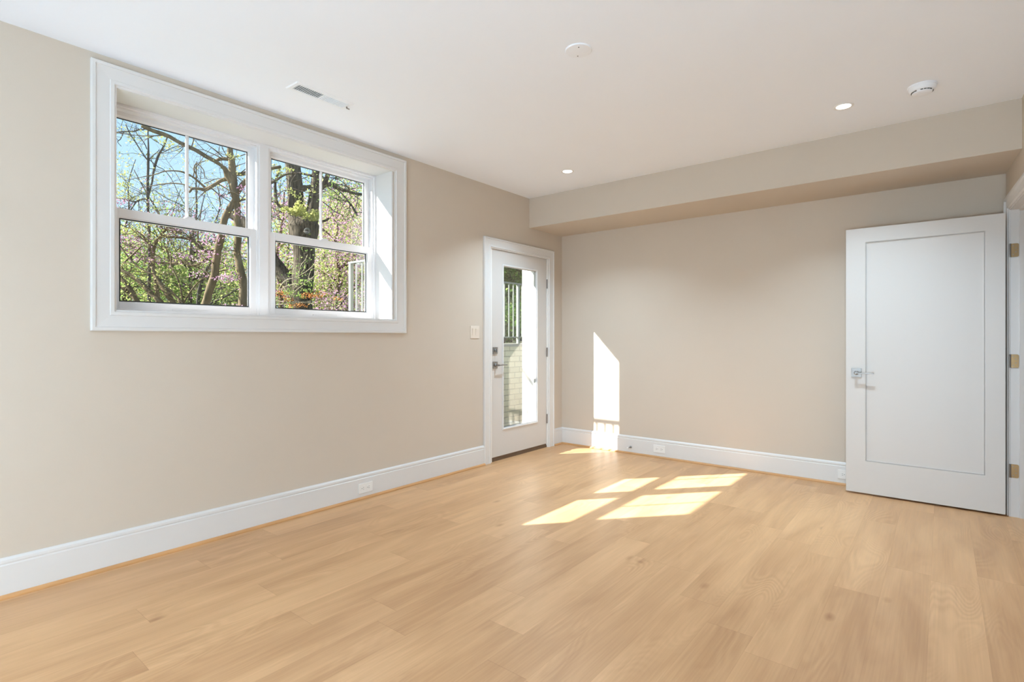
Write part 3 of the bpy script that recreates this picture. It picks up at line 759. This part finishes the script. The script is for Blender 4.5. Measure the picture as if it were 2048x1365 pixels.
def ground_of(p): return Vector((p.x, p.y, GZ))
def tree_root(name, label, p, cat='tree', group=None): return thing(name, label, cat, (p.x, p.y, GZ), group)

# --- the two-stemmed tree in the left half of the window
rng = random.Random(3); D = 9.0
root = tree_root('forked_tree', 'smooth brown tree with two bare stems joining, seen in left half of the window', q('B', 1500, 1800, D))
mb = MB(); lv = Leaves(); pk = Leaves(); paths = []
def Lm(reg, pts, **k):
    r_ = limb(mb, rng, reg, D, pts, **k); paths.append(r_); return r_
Lm('A', [(1605,300,34),(1605,440,38),(1630,600,44),(1640,760,54),(1650,900,56),(1680,1050,50),(1692,1130,50)], n=12)
Lm('A', [(1690,1080,44),(1610,1200,42),(1530,1350,44),(1490,1560,45),(1465,1660,50),(1430,1820,48),(1410,1960,48),(1395,2120,50),(1330,2310,50),(1270,2510,52),(1225,2650,56),(1180,3030,66)], n=12)
Lm('A', [(1690,1080,44),(1705,1220,42),(1700,1350,42),(1712,1500,43),(1715,1620,45),(1700,1790,45),(1725,1950,48),(1760,2110,50),(1790,2250,52),(1780,2430,55),(1775,2630,57),(1775,3030,64)], n=12)
Lm('A', [(1690,1010,38),(1790,870,38),(1900,760,34),(2050,600,30),(2200,420,25),(2300,200,20)])
Lm('A', [(1640,735,26),(1760,740,26),(1850,715,28),(2000,690,25),(2300,640,20)], drift=0.1)
Lm('A', [(1650,930,34),(1570,760,42),(1540,680,34),(1480,620,22),(1390,560,27),(1280,500,28),(1150,420,28),(1000,350,27),(880,290,25),(780,230,27),(680,190,30),(560,150,28),(400,80,25)], drift=-0.06)
Lm('A', [(1605,540,28),(1500,530,24),(1410,555,20)])
Lm('A', [(1620,800,34),(1500,820,26),(1400,880,24),(1270,950,26),(1180,940,20),(1090,940,18),(1050,990,12)], drift=-0.05)
Lm('A', [(1270,930,18),(1160,830,15),(1080,770,13),(980,720,13),(900,700,10),(800,695,9),(700,705,8),(600,740,7),(460,770,6),(300,800,4),(180,830,3)], n=6, drift=-0.04)
Lm('A', [(1080,940,10),(1000,890,9),(900,870,9),(800,865,8),(700,875,7),(600,890,6),(480,910,5),(380,930,4)], n=6)
Lm('A', [(1140,800,9),(1150,770,9),(1110,680,8),(1130,610,7),(1160,600,7),(1240,680,6),(1260,790,5)], n=6)
Lm('A', [(1250,870,7),(1330,840,6),(1400,810,6),(1500,800,4)], n=5)
Lm('A', [(1720,1110,12),(1800,1090,10),(1900,1070,8)], n=6)
Lm('A', [(1570,1010,6),(1660,950,7),(1760,880,7),(1850,800,6)], n=5)
for (P, R) in paths:
    twigs(mb, rng, P, R, 4, 0.8, lv, 0.035, 0.10, depth=1)
for (x, y, rx, ry, n, kind) in ((740,285,70,70,60,'y'),(810,380,50,50,40,'y'),(1650,500,60,55,50,'y'),(620,465,25,20,10,'y'),(1560,270,0,0,0,'y'),(1790,740,60,30,18,'y'),(1800,950,70,60,50,'p'),(1820,1230,50,60,40,'p'),(1760,1300,40,50,25,'p'),(1520,1040,60,30,22,'p')):
    if not n: continue
    sc = D / FOC / 6.825
    (lv if kind == 'y' else pk).cloud(rng, q('A', x, y, D - 0.1), (rx * sc, 0.15, ry * sc), n, 0.036)
for (x, y, rx, ry, n, kind) in ((1390,350,60,60,50,'p'),(1320,430,90,60,50,'p'),(1280,600,90,70,55,'p'),(1210,690,60,40,30,'p'),(950,620,60,30,35,'p'),(1190,900,40,60,35,'p'),(1600,930,110,50,80,'p'),(1510,950,50,40,40,'p'),(1640,1300,40,20,20,'p')):
    sc = D / FOC / 6.825
    (lv if kind == 'y' else pk).cloud(rng, q('B', x, y, D - 0.2), (rx * sc, 0.2, ry * sc), n, 0.036)
mb.build('branches', M_bark, root, smooth=True); lv.build('leaf_buds', M_yellow, root); pk.build('blossoms', M_pink, root, 2)

# --- the slender upright tree
rng = random.Random(5); D = 13.0
root = tree_root('slender_tree', 'slender grey upright tree with sparse twigs, seen at far left of the window', q('B', 500, 1750, D))
mb = MB(); lv = Leaves(); pk = Leaves(); paths = []
Lm('A', [(480,60,6),(485,210,8),(490,400,12),(488,540,17),(485,700,16),(480,860,18),(480,1000,19),(482,1100,17),(485,1230,17),(500,1500,18),(505,1800,20),(500,2300,22),(500,2950,26)])
Lm('A', [(484,1070,13),(520,920,12),(540,850,12),(555,740,14),(590,590,16),(640,460,14),(700,360,12),(760,200,8)])
Lm('A', [(482,550,10),(430,490,8),(330,330,8),(240,190,8),(180,60,6)])
Lm('A', [(484,1080,12),(400,1085,10),(330,1115,9),(270,1200,8),(200,1300,6)]); Lm('A', [(330,1115,9),(250,1110,8),(150,1080,7),(60,1070,6),(-100,1040,5)])
Lm('A', [(-80,210,7),(60,170,7),(150,160,9),(300,155,9),(350,135,10),(440,125,8),(600,60,6)], n=6)
Lm('A', [(155,165,6),(110,260,6),(70,300,5),(120,360,4)], n=5)
Lm('A', [(500,540,6),(620,640,6),(700,680,5),(800,800,5),(900,1000,5),(1000,1170,5),(1150,1330,4)], n=5)
Lm('A', [(500,540,6),(560,480,6),(620,430,5),(640,400,4)], n=5)
Lm('A', [(470,400,6),(430,310,6),(360,220,5),(290,120,5)], n=5)
for (P, R) in paths: twigs(mb, rng, P, R, 5, 0.9, lv, 0.05, 0.15, depth=1)
sc = D / FOC / 6.825
for (x, y, rx, ry, n, k) in ((310,250,50,30,20,'y'),(500,200,30,50,20,'y'),(560,260,40,20,15,'y'),(490,500,20,40,12,'y'),(485,1100,30,40,20,'y'),(620,1200,50,40,30,'y'),(280,320,25,30,10,'y'),(110,520,50,120,50,'y'),(120,780,90,140,110,'y'),(100,950,90,110,110,'y'),(200,1040,120,70,70,'y'),(90,1120,80,50,45,'p'),(220,1110,100,40,25,'p'),(180,900,60,60,30,'y')):
    (lv if k == 'y' else pk).cloud(rng, q('A', x, y, D), (rx * sc, 0.3, ry * sc), n, 0.055)
mb.build('branches', M_dkbark, root, smooth=True); lv.build('leaf_buds', M_yellow, root, 3); pk.build('blossoms', M_pink, root, 4)

# --- leaning stems, lower left
rng = random.Random(7); D = 10.0
root = tree_root('leaning_tree', 'cluster of leaning brown stems crossing the lower left pane', q('B', 900, 1750, D))
mb = MB(); lv = Leaves(); paths = []
Lm('B', [(-200,560,14),(40,760,20),(120,820,24),(230,890,28),(370,980,30),(480,1090,31),(570,1180,34),(660,1270,38),(800,1480,44),(880,1760,52)], n=10)
Lm('B', [(-150,700,16),(40,860,22),(120,940,26),(200,1020,28),(280,1150,32),(360,1290,36),(520,1500,40),(800,1760,50)], n=10)
Lm('B', [(-150,960,16),(40,1020,20),(120,1060,22),(210,1130,22),(300,1215,22)])
Lm('B', [(540,780,18),(590,900,22),(640,980,28),(690,1060,34),(750,1150,38),(830,1290,42),(900,1480,46),(940,1760,54)], n=10)
Lm('B', [(60,420,9),(150,560,10),(230,660,11),(350,780,12),(480,850,12),(560,890,12),(620,960,10)], n=6)
Lm('B', [(400,490,9),(300,590,11),(200,680,11),(140,740,12),(130,800,12)], n=6)
Lm('B', [(750,1060,10),(850,1160,13),(940,1270,14),(1000,1480,16)], n=6)
Lm('B', [(780,560,8),(800,650,9),(800,760,10),(870,900,11),(920,1040,12),(950,1200,13),(960,1400,14)], n=6)
Lm('B', [(1340,900,8),(1200,960,9),(1070,1110,10),(960,1290,11)], n=6)
for (P, R) in paths: twigs(mb, rng, P, R, 6, 0.8, lv, 0.045, 0.25, depth=1)
mb.build('branches', M_bark, root, smooth=True); lv.build('leaf_buds', M_yellow, root, 5)

# --- redbud with arching limbs, middle of the left lower pane
rng = random.Random(9); D = 11.0
root = tree_root('redbud_tree', 'arching redbud tree with pink blossoms in the lower left pane', q('B', 620, 1750, D))
mb = MB(); lv = Leaves(); pk = Leaves(); paths = []
Lm('B', [(1390,550,12),(1280,570,15),(1170,500,18),(1100,420,20),(950,380,16),(800,370,16),(680,370,18),(600,420,24),(560,540,26),(545,650,24),(560,800,24),(590,960,24),(620,1250,28),(620,1750,36)], n=8)
Lm('B', [(560,540,20),(530,490,16),(470,420,14),(400,340,10),(280,270,8),(180,240,6),(60,310,6)], n=6)
Lm('B', [(610,400,16),(700,290,13),(760,220,9),(860,120,6)], n=6)
Lm('B', [(560,720,10),(700,725,12),(850,730,18),(980,725,18),(1080,760,18),(1180,740,14),(1250,680,10),(1390,600,8)], n=8, drift=-0.05)
Lm('B', [(60,330,6),(150,420,8),(240,490,9),(330,520,8)], n=6)
Lm('B', [(1050,390,12),(1000,330,8),(880,300,8),(740,270,6)], n=6)
Lm('B', [(1110,770,8),(1250,830,9),(1360,910,9)], n=6)
Lm('B', [(820,760,8),(760,620,8),(700,420,6),(740,330,5)], n=5); Lm('B', [(860,650,6),(960,580,6),(1100,520,5),(1250,420,4)], n=5)
Lm('B', [(850,580,6),(950,500,5),(1100,380,4)], n=5)
for (P, R) in paths: twigs(mb, rng, P, R, 14, 0.9, pk, 0.04, 0.18, depth=1)
sc = D / FOC / 6.825
for (x, y, rx, ry, n, k) in ((120,380,60,50,40,'p'),(280,440,120,90,110,'p'),(380,580,90,70,80,'p'),(440,700,50,50,60,'p'),(690,700,60,60,70,'p'),(420,400,40,40,30,'p'),(900,250,80,40,50,'p'),(1100,290,60,40,40,'p'),(960,640,70,40,40,'p'),(250,300,200,50,70,'g'),(550,200,200,60,80,'g'),(850,330,160,60,50,'g'),(330,330,70,40,30,'g'),(700,850,100,60,50,'g')):
    (lv if k == 'g' else pk).cloud(rng, q('B', x, y, D), (rx * sc, 0.35, ry * sc), n, 0.05)
mb.build('branches', M_bark, root, smooth=True); lv.build('leaf_buds', M_yellow, root, 6); pk.build('blossoms', M_pink, root, 7)

# --- dark stems between
rng = random.Random(10); D = 15.0
root = tree_root('dark_sapling', 'dark thin sapling behind the forked tree in the lower left pane', q('B', 1170, 1700, D))
mb = MB(); lv = Leaves(); paths = []
Lm('B', [(1380,700,10),(1320,750,16),(1290,800,20),(1230,950,24),(1190,1080,24),(1170,1250,24),(1165,1700,28)], n=8)
Lm('B', [(1190,1140,12),(1240,1100,11),(1300,1100,10),(1400,1080,9),(1540,1060,10)], n=6)
Lm('B', [(1170,1500,16),(1300,1310,14),(1400,1250,14),(1530,1190,13),(1640,1120,10),(1720,1070,8)], n=6)
for (P, R) in paths: twigs(mb, rng, P, R, 8, 1.0, lv, 0.06, 0.4, depth=1)
mb.build('branches', M_dkbark, root, smooth=True); lv.build('leaf_buds', M_green, root, 8)

# --- the oak
rng = random.Random(12); D = 11.0
root = tree_root('oak_tree', 'massive rough-barked oak with forked trunk in right half of the window', q('D', 570, 1750, D))
mb = MB(); lv = Leaves(); paths = []
Lm('C', [(380,-500,100),(385,-100,115),(395,150,125),(420,400,128),(435,600,126),(445,800,136),(470,950,160),(520,1100,190)], n=18, wob=0.035)
Lm('C', [(900,-500,70),(850,-100,78),(815,150,88),(800,300,86),(775,500,88),(745,700,92),(725,850,100),(700,1000,120),(640,1150,170)], n=16, wob=0.035)
Lm('C', [(560,1020,190),(575,1140,250),(580,1300,225),(580,1480,182),(582,1680,168),(572,1850,172),(560,2000,180),(548,2200,172),(552,2400,160),(560,2600,152),(560,3000,170)], n=20, wob=0.03)
Lm('C', [(-700,900,70),(-300,1180,85),(-50,1560,98),(110,1800,112),(230,1960,112),(370,2150,120),(480,2330,110)], n=14, wob=0.04)
Lm('C', [(720,455,32),(640,470,38),(560,490,56),(470,520,60)], n=10)
Lm('C', [(740,285,20),(700,270,22),(560,235,18),(440,230,18),(300,240,18),(200,280,20),(100,350,22),(-80,450,20)], n=8, dd=-0.3)
Lm('C', [(330,800,26),(260,805,27),(200,810,28),(150,780,26),(110,700,26),(95,600,28),(90,500,24),(92,380,22),(130,260,20),(160,150,14)], n=8, dd=-0.2)
Lm('C', [(840,520,44),(890,460,42),(950,430,36),(1040,420,34),(1120,450,34),(1230,510,30),(1330,530,26),(1430,570,24),(1600,590,22),(1800,600,20),(2100,560,16)], n=10)
Lm('C', [(880,480,50),(930,400,46),(980,280,38),(1040,150,30),(1080,0,26)], n=8)
Lm('C', [(960,430,8),(1000,480,8),(1100,540,8),(1200,640,8),(1290,720,7)], n=5)
Lm('C', [(1040,450,8),(1100,480,8),(1200,550,9),(1310,680,14),(1400,790,19),(1450,880,20),(1490,960,12)], n=6)
Lm('C', [(1040,380,8),(1150,420,8),(1300,450,8),(1450,620,7),(1600,720,5)], n=5)
Lm('C', [(1020,300,7),(1200,350,7),(1350,480,6),(1500,560,5)], n=5)
Lm('C', [(980,590,5),(1100,650,6),(1250,730,6)], n=5)
Lm('C', [(860,690,7),(1000,790,8),(1100,880,8),(1250,950,7)], n=5)
Lm('C', [(840,1060,22),(900,1050,21),(960,1030,19),(1010,990,14)], n=6)
Lm('C', [(350,520,8),(250,520,7),(150,570,6),(60,600,5)], n=5, dd=-0.7)
Lm('C', [(370,480,6),(500,520,6),(650,560,6),(780,605,6),(850,570,5),(1000,530,4)], n=5, dd=-0.8)
Lm('C', [(340,500,6),(350,400,6),(390,320,6),(440,250,6)], n=5, dd=-0.9)
for (P, R) in paths[5:14]: twigs(mb, rng, P, R, 7, 0.9, lv, 0.05, 0.3, depth=1)
trunk = mb.build('branches', M_oakbark, root, smooth=True)
lv.build('leaf_buds', M_green, root, 9)
tf = Leaves(); sc = D / FOC / 8.53
for (x, y, rx, ry, n) in ((500,870,110,85,330),(430,900,60,60,120),(730,960,95,75,300),(300,850,80,40,120),(650,1000,50,40,70),(540,780,40,30,50),(800,900,40,50,60)):
    tf.cloud(rng, q('C', x, y, D - 0.42), (rx * sc, 0.16, ry * sc), n, 0.05)
for (x, y, rx, ry, n) in ((120,170,60,60,50),(180,220,60,40,40),(320,170,60,25,35),(120,110,50,40,30),(320,520,60,50,50),(480,620,50,40,30),(520,720,60,50,40),(720,530,25,20,12)):
    tf.cloud(rng, q('C', x, y, D - 0.5), (rx * sc, 0.15, ry * sc), n, 0.04)
tf.build('moss_tuft_leaves', M_yellow, root, 10)
# round scar of a sawn limb
p = q('C', 635, 1215, D - 0.50)
nrm = (Vector((0, 0, EYE)) - p).normalized(); e1 = nrm.orthogonal().normalized(); e2 = nrm.cross(e1)
for nm, r0, r1, h, m_ in (('knot_ring', 0.024, 0.062, 0.02, M_knot), ('knot_hole', 0.001, 0.026, 0.006, M_dark)):
    k = MB(); n = 20; prof = [(r1, -0.40), (r1, h * 0.6), ((r0 + r1) / 2, h), (r0, h * 0.4)]
    k.add([p + e1 * (r * math.cos(2 * math.pi * i / n)) + e2 * (r * math.sin(2 * math.pi * i / n)) + nrm * hh for r, hh in prof for i in range(n)],
          [(j * n + i, j * n + (i + 1) % n, (j + 1) * n + (i + 1) % n, (j + 1) * n + i) for j in range(3) for i in range(n)])
    k.build(nm, m_, root, smooth=True)

# --- slender pale shrub in front of the oak
rng = random.Random(14); D = 8.0
root = tree_root('maple_sapling', 'thin pale-twigged sapling with rusty leaves in front of the oak', q('D', 0, 1500, D))
mb = MB(); lv = Leaves(); rs = Leaves(); paths = []
Lm('D', [(0,1700,12),(60,1300,11),(20,1100,10),(120,975,9),(250,790,8),(430,730,7),(600,640,7),(740,520,6),(820,400,5),(950,240,4)], n=5)
Lm('D', [(120,970,8),(250,890,7),(420,840,7),(620,815,7),(760,700,5)], n=5)
Lm('D', [(350,1150,7),(380,1010,6),(560,860,6),(760,700,5),(850,640,4)], n=5)
Lm('D', [(480,720,6),(500,640,6),(530,520,6),(600,430,5),(640,340,5)], n=5)
Lm('D', [(640,800,5),(680,660,5),(740,520,4)], n=5)
Lm('D', [(0,1100,11),(120,1130,10),(350,1150,9),(620,1160,9),(800,1180,9),(950,1190,8),(1060,1215,7)], n=6)
Lm('D', [(0,1200,8),(300,1180,7),(620,1140,6),(900,1120,5),(1100,1130,4)], n=5)
Lm('D', [(920,1300,9),(1000,1240,8),(1080,1220,6)], n=5)
for (P, R) in paths: twigs(mb, rng, P, R, 3, 0.3, lv, 0.035, 0.3, depth=1)
sc = D / FOC / 8.53
for (x, y, rx, ry, n, k) in ((200,1010,70,60,60,'r'),(290,1100,60,50,50,'r'),(650,1040,70,60,80,'r'),(780,1030,50,60,40,'r'),(920,1010,40,50,30,'r'),(400,1210,70,50,50,'r'),(560,1200,60,50,40,'r'),(1160,1090,60,40,30,'r'),(580,770,50,30,25,'y'),(680,840,50,50,40,'y'),(630,950,70,40,40,'y'),(510,1060,50,30,25,'y'),(430,1020,40,50,30,'y'),(280,960,50,40,30,'y')):
    (lv if k == 'y' else rs).cloud(rng, q('D', x, y, D), (rx * sc, 0.12, ry * sc), n, 0.030)
mb.build('branches', M_pale, root, smooth=True); lv.build('leaf_buds', M_green, root, 11); rs.build('rust_leaves', M_rust, root, 12)

# --- redbuds behind the oak, right panes
def bloom_tree(name, label, px, D, top, seed, kinds, spread, n_leaf, size, group=None, r0=0.09, bark=None, low=600):
    """a whole tree: trunk, boughs, twigs and leaf or blossom clouds"""
    rng = random.Random(seed); base = at(px, CY, D); base.z = GZ
    H = (CY - top) / FOC * D + EYE - GZ
    root = thing(name, label, 'tree', tuple(base), group)
    mb = MB(); L = {k: Leaves() for k in kinds}
    pts = [base.copy()]; p = base.copy(); rs = [r0]
    for k in range(7):
        p = p + Vector((rng.gauss(0, 0.05) * H / 3, rng.gauss(0, 0.05) * H / 3, H * 0.95 / 7)); pts.append(p.copy()); rs.append(r0 * (1 - 0.11 * (k + 1)))
    P, R = smooth_path(pts, rs, 3); mb.tube(P, R, 8, 0.05, rng)
    hmin = max(0.12, ((CY - low) / FOC * D) / H)
    tips = []
    for k in range(16):
        i = rng.randrange(int(len(P) * hmin), len(P) - 1)
        a = rng.uniform(0, 2 * math.pi); d = Vector((math.cos(a), math.sin(a), rng.uniform(0.1, 0.9))).normalized()
        ln = spread * rng.uniform(0.5, 1.1); q_ = P[i].copy(); bp = [q_.copy()]; br = [R[i] * 0.5]
        for s in range(5):
            d = (d + Vector((rng.gauss(0, 0.2), rng.gauss(0, 0.2), rng.gauss(0.02, 0.15)))).normalized(); q_ = q_ + d * ln / 5; bp.append(q_.copy()); br.append(R[i] * 0.5 * (1 - 0.17 * (s + 1)))
            tips.append(q_.copy())
        mb.tube(bp, br, 5)
        twigs(mb, rng, bp, br, 4, ln * 0.4, None, depth=1)
    ks = [k for k in kinds for _ in range(kinds[k])]
    # clumps along the boughs, each of one kind
    per = max(1, int(n_leaf * 2.4) // len(tips))
    for t in tips:
        k = rng.choice(ks); rr = spread * 0.24
        for _ in range(per):
            L[k].add(t + Vector((rng.gauss(0, 1) * rr, rng.gauss(0, 1) * rr, rng.gauss(0, 1) * rr * 0.8)), size * rng.uniform(0.6, 1.3))
    mb.build('branches', bark or M_bark, root, smooth=True)
    nm = {'g': ('leaves', M_green), 'y': ('leaf_buds', M_yellow), 'p': ('blossoms', M_pink), 'd': ('foliage', M_dkgreen)}
    for j, k in enumerate(kinds): L[k].build(nm[k][0], nm[k][1], root, seed * 5 + j)
    return root
bloom_tree('redbud_tree', 'pink redbud just right of the oak trunk in the right panes', 668, 15, 395, 21, {'p': 5, 'y': 3, 'g': 2}, 1.6, 3400, 0.06)
bloom_tree('redbud_tree', 'pink and green redbud at the right edge of the window', 722, 17, 400, 22, {'p': 4, 'y': 3, 'g': 3}, 1.8, 3400, 0.065)
bloom_tree('redbud_tree', 'pink redbud showing left of the oak trunk', 562, 16, 370, 23, {'p': 5, 'y': 3, 'g': 1}, 1.3, 1600, 0.075)
bloom_tree('young_tree', 'yellow-green young tree behind the redbuds in the right panes', 690, 20, 430, 24, {'y': 5, 'g': 4, 'p': 2}, 2.4, 3600, 0.08, low=640)
bloom_tree('young_tree', 'fresh green young tree low behind the railing', 640, 19, 500, 25, {'g': 6, 'y': 4, 'p': 1}, 2.0, 3400, 0.075, low=660)
# --- woodland beyond: green trees under the skyline
bloom_tree('redbud_tree', 'low pink redbud between the oak trunk and the railing', 655, 18, 480, 26, {'p': 5, 'y': 2, 'g': 2}, 1.6, 3400, 0.065, low=660)
bloom_tree('young_tree', 'pale green young tree at the right edge behind the railing', 728, 22, 450, 27, {'y': 4, 'g': 4, 'p': 1}, 2.4, 3200, 0.085, low=660)
wood = [(245,22,470,31,{'g':5,'y':2},2.2,1700,'tall green tree in the woodland, far left in the window'),
        (300,26,455,32,{'g':6,'y':2},2.4,1900,'bright green tree in the woodland left of the redbud limbs'),
        (352,24,500,33,{'g':6,'y':1},2.4,2000,'rounded bright green tree below the arching limb'),
        (400,28,490,34,{'g':4,'y':2,'p':1},2.4,1700,'green tree with some pink in the woodland mid left'),
        (440,30,540,35,{'g':5,'y':2},2.4,1500,'low green tree behind the forked tree stems'),
        (478,26,530,36,{'g':4,'y':3,'p':1},2.2,1500,'green and yellow tree by the right stem of the forked tree'),
        (525,24,470,37,{'g':4,'y':3},2.2,1300,'pale green tree beside the centre mullion'),
        (590,24,400,38,{'g':3,'y':4,'p':2},2.2,1500,'pale woodland tree behind the oak'),
        (640,27,400,40,{'g':3,'y':4,'p':3},3.0,2600,'wide pale woodland tree filling the gap right of the oak'),
        (700,28,420,41,{'g':3,'y':3,'p':2},3.0,2600,'wide green and pink woodland tree in the right panes'),
        (275,34,500,42,{'g':5,'y':2},3.0,2400,'distant green tree low at the far left'),
        (375,36,500,43,{'g':5,'y':2},3.2,2400,'distant green tree low in the middle of the left pane'),
        (460,34,500,44,{'g':5,'y':2,'p':1},3.2,2400,'distant green tree low behind the right stem'),
        (740,24,420,39,{'g':3,'y':3,'p':1},2.4,1400,'woodland tree at the far right of the window')]
for (px, D_, top, sd_, kinds, sp_, n_, lab) in wood:
    bloom_tree('woodland_tree', lab, px, D_, top, sd_, kinds, sp_, n_, 0.125, 'woodland trees beyond the garden', 0.12, M_dkbark, low=668)
# bare thin trees against the sky
for k, (px, D_, top, lab) in enumerate(((262,30,300,'bare thin tree against the sky at the far left'), (330,32,350,'bare thin tree against the sky below the left arch'), (388,24,330,'bare upright tree right of the upper left muntin'),
                                  (424,26,340,'bare upright tree with two leaders near the forked tree'), (436,28,370,'bare leaning tree just left of the forked tree'), (505,25,330,'bare tree beside the centre mullion'), (360,34,390,'small bare tree low in the upper left pane'))):
    rng = random.Random(50 + k); base = at(px, CY, D_); base.z = GZ; H = (CY - top) / FOC * D_
    root = thing('bare_tree', lab, 'tree', tuple(base), 'bare trees against the sky')
    mb = MB(); lv = Leaves(); p = base.copy(); pts = [p.copy()]; rs = [0.11]
    lean = Vector((rng.gauss(0, 0.25), rng.gauss(0, 0.25), 0))
    for s in range(7): p = p + Vector((rng.gauss(0, 0.15), rng.gauss(0, 0.15), H / 7)) + lean; pts.append(p.copy()); rs.append(0.11 * (1 - 0.12 * (s + 1)))
    P, R = smooth_path(pts, rs, 3); mb.tube(P, R, 6)
    for s in range(16):
        i = rng.randrange(5, len(P) - 1); a = rng.uniform(0, 6.28)
        grow(mb, rng, P[i], Vector((math.cos(a), math.sin(a), rng.uniform(0.3, 1.0))).normalized(), rng.uniform(1.2, 2.6), R[i] * 0.5, 2, lv, 0.10, 0.12)
    mb.build('branches', M_dkbark, root, smooth=True); lv.build('leaf_buds', M_yellow, root, 70 + k)
# seen through the door: dark evergreen shrubs and a trunk behind the railing
bloom_tree('evergreen_tree', 'dark green evergreen behind the railing, seen through the glazed door', 1012, 13, 500, 61, {'d': 5, 'g': 1}, 1.3, 5200, 0.09, low=640, r0=0.13, bark=M_dkbark)
bloom_tree('evergreen_tree', 'tall evergreen filling the top of the door glass', 1036, 16, 440, 62, {'d': 5, 'g': 1}, 1.7, 5200, 0.10, low=650, r0=0.16, bark=M_dkbark)
for k, (px, D_, w, n, lab) in enumerate(((1008, 9.6, 0.55, 1600, 'low green shrub at the left behind the door railing'), (1036, 10.2, 0.6, 1700, 'low green shrub at the right behind the door railing'), (1022, 12.0, 0.9, 1500, 'taller shrub between the two evergreens'))):
    rng = random.Random(80 + k); base = at(px, CY, D_); base.z = GZ
    root = thing('green_shrub', lab, 'shrub', tuple(base), 'shrubs behind the door railing')
    mb = MB(); lv = Leaves()
    for s in range(9):
        a = rng.uniform(0, 6.28); grow(mb, rng, base.copy(), Vector((math.cos(a) * 0.6, math.sin(a) * 0.6, 1)).normalized(), w * 1.2, 0.012, 1, None, 0, 0)
    lv.cloud(rng, base + Vector((0, 0, w * 0.65)), (w, w, w * 0.62), n, 0.06)
    mb.build('stems', M_dkbark, root); lv.build('leaves', M_dkgreen, root, 90 + k)
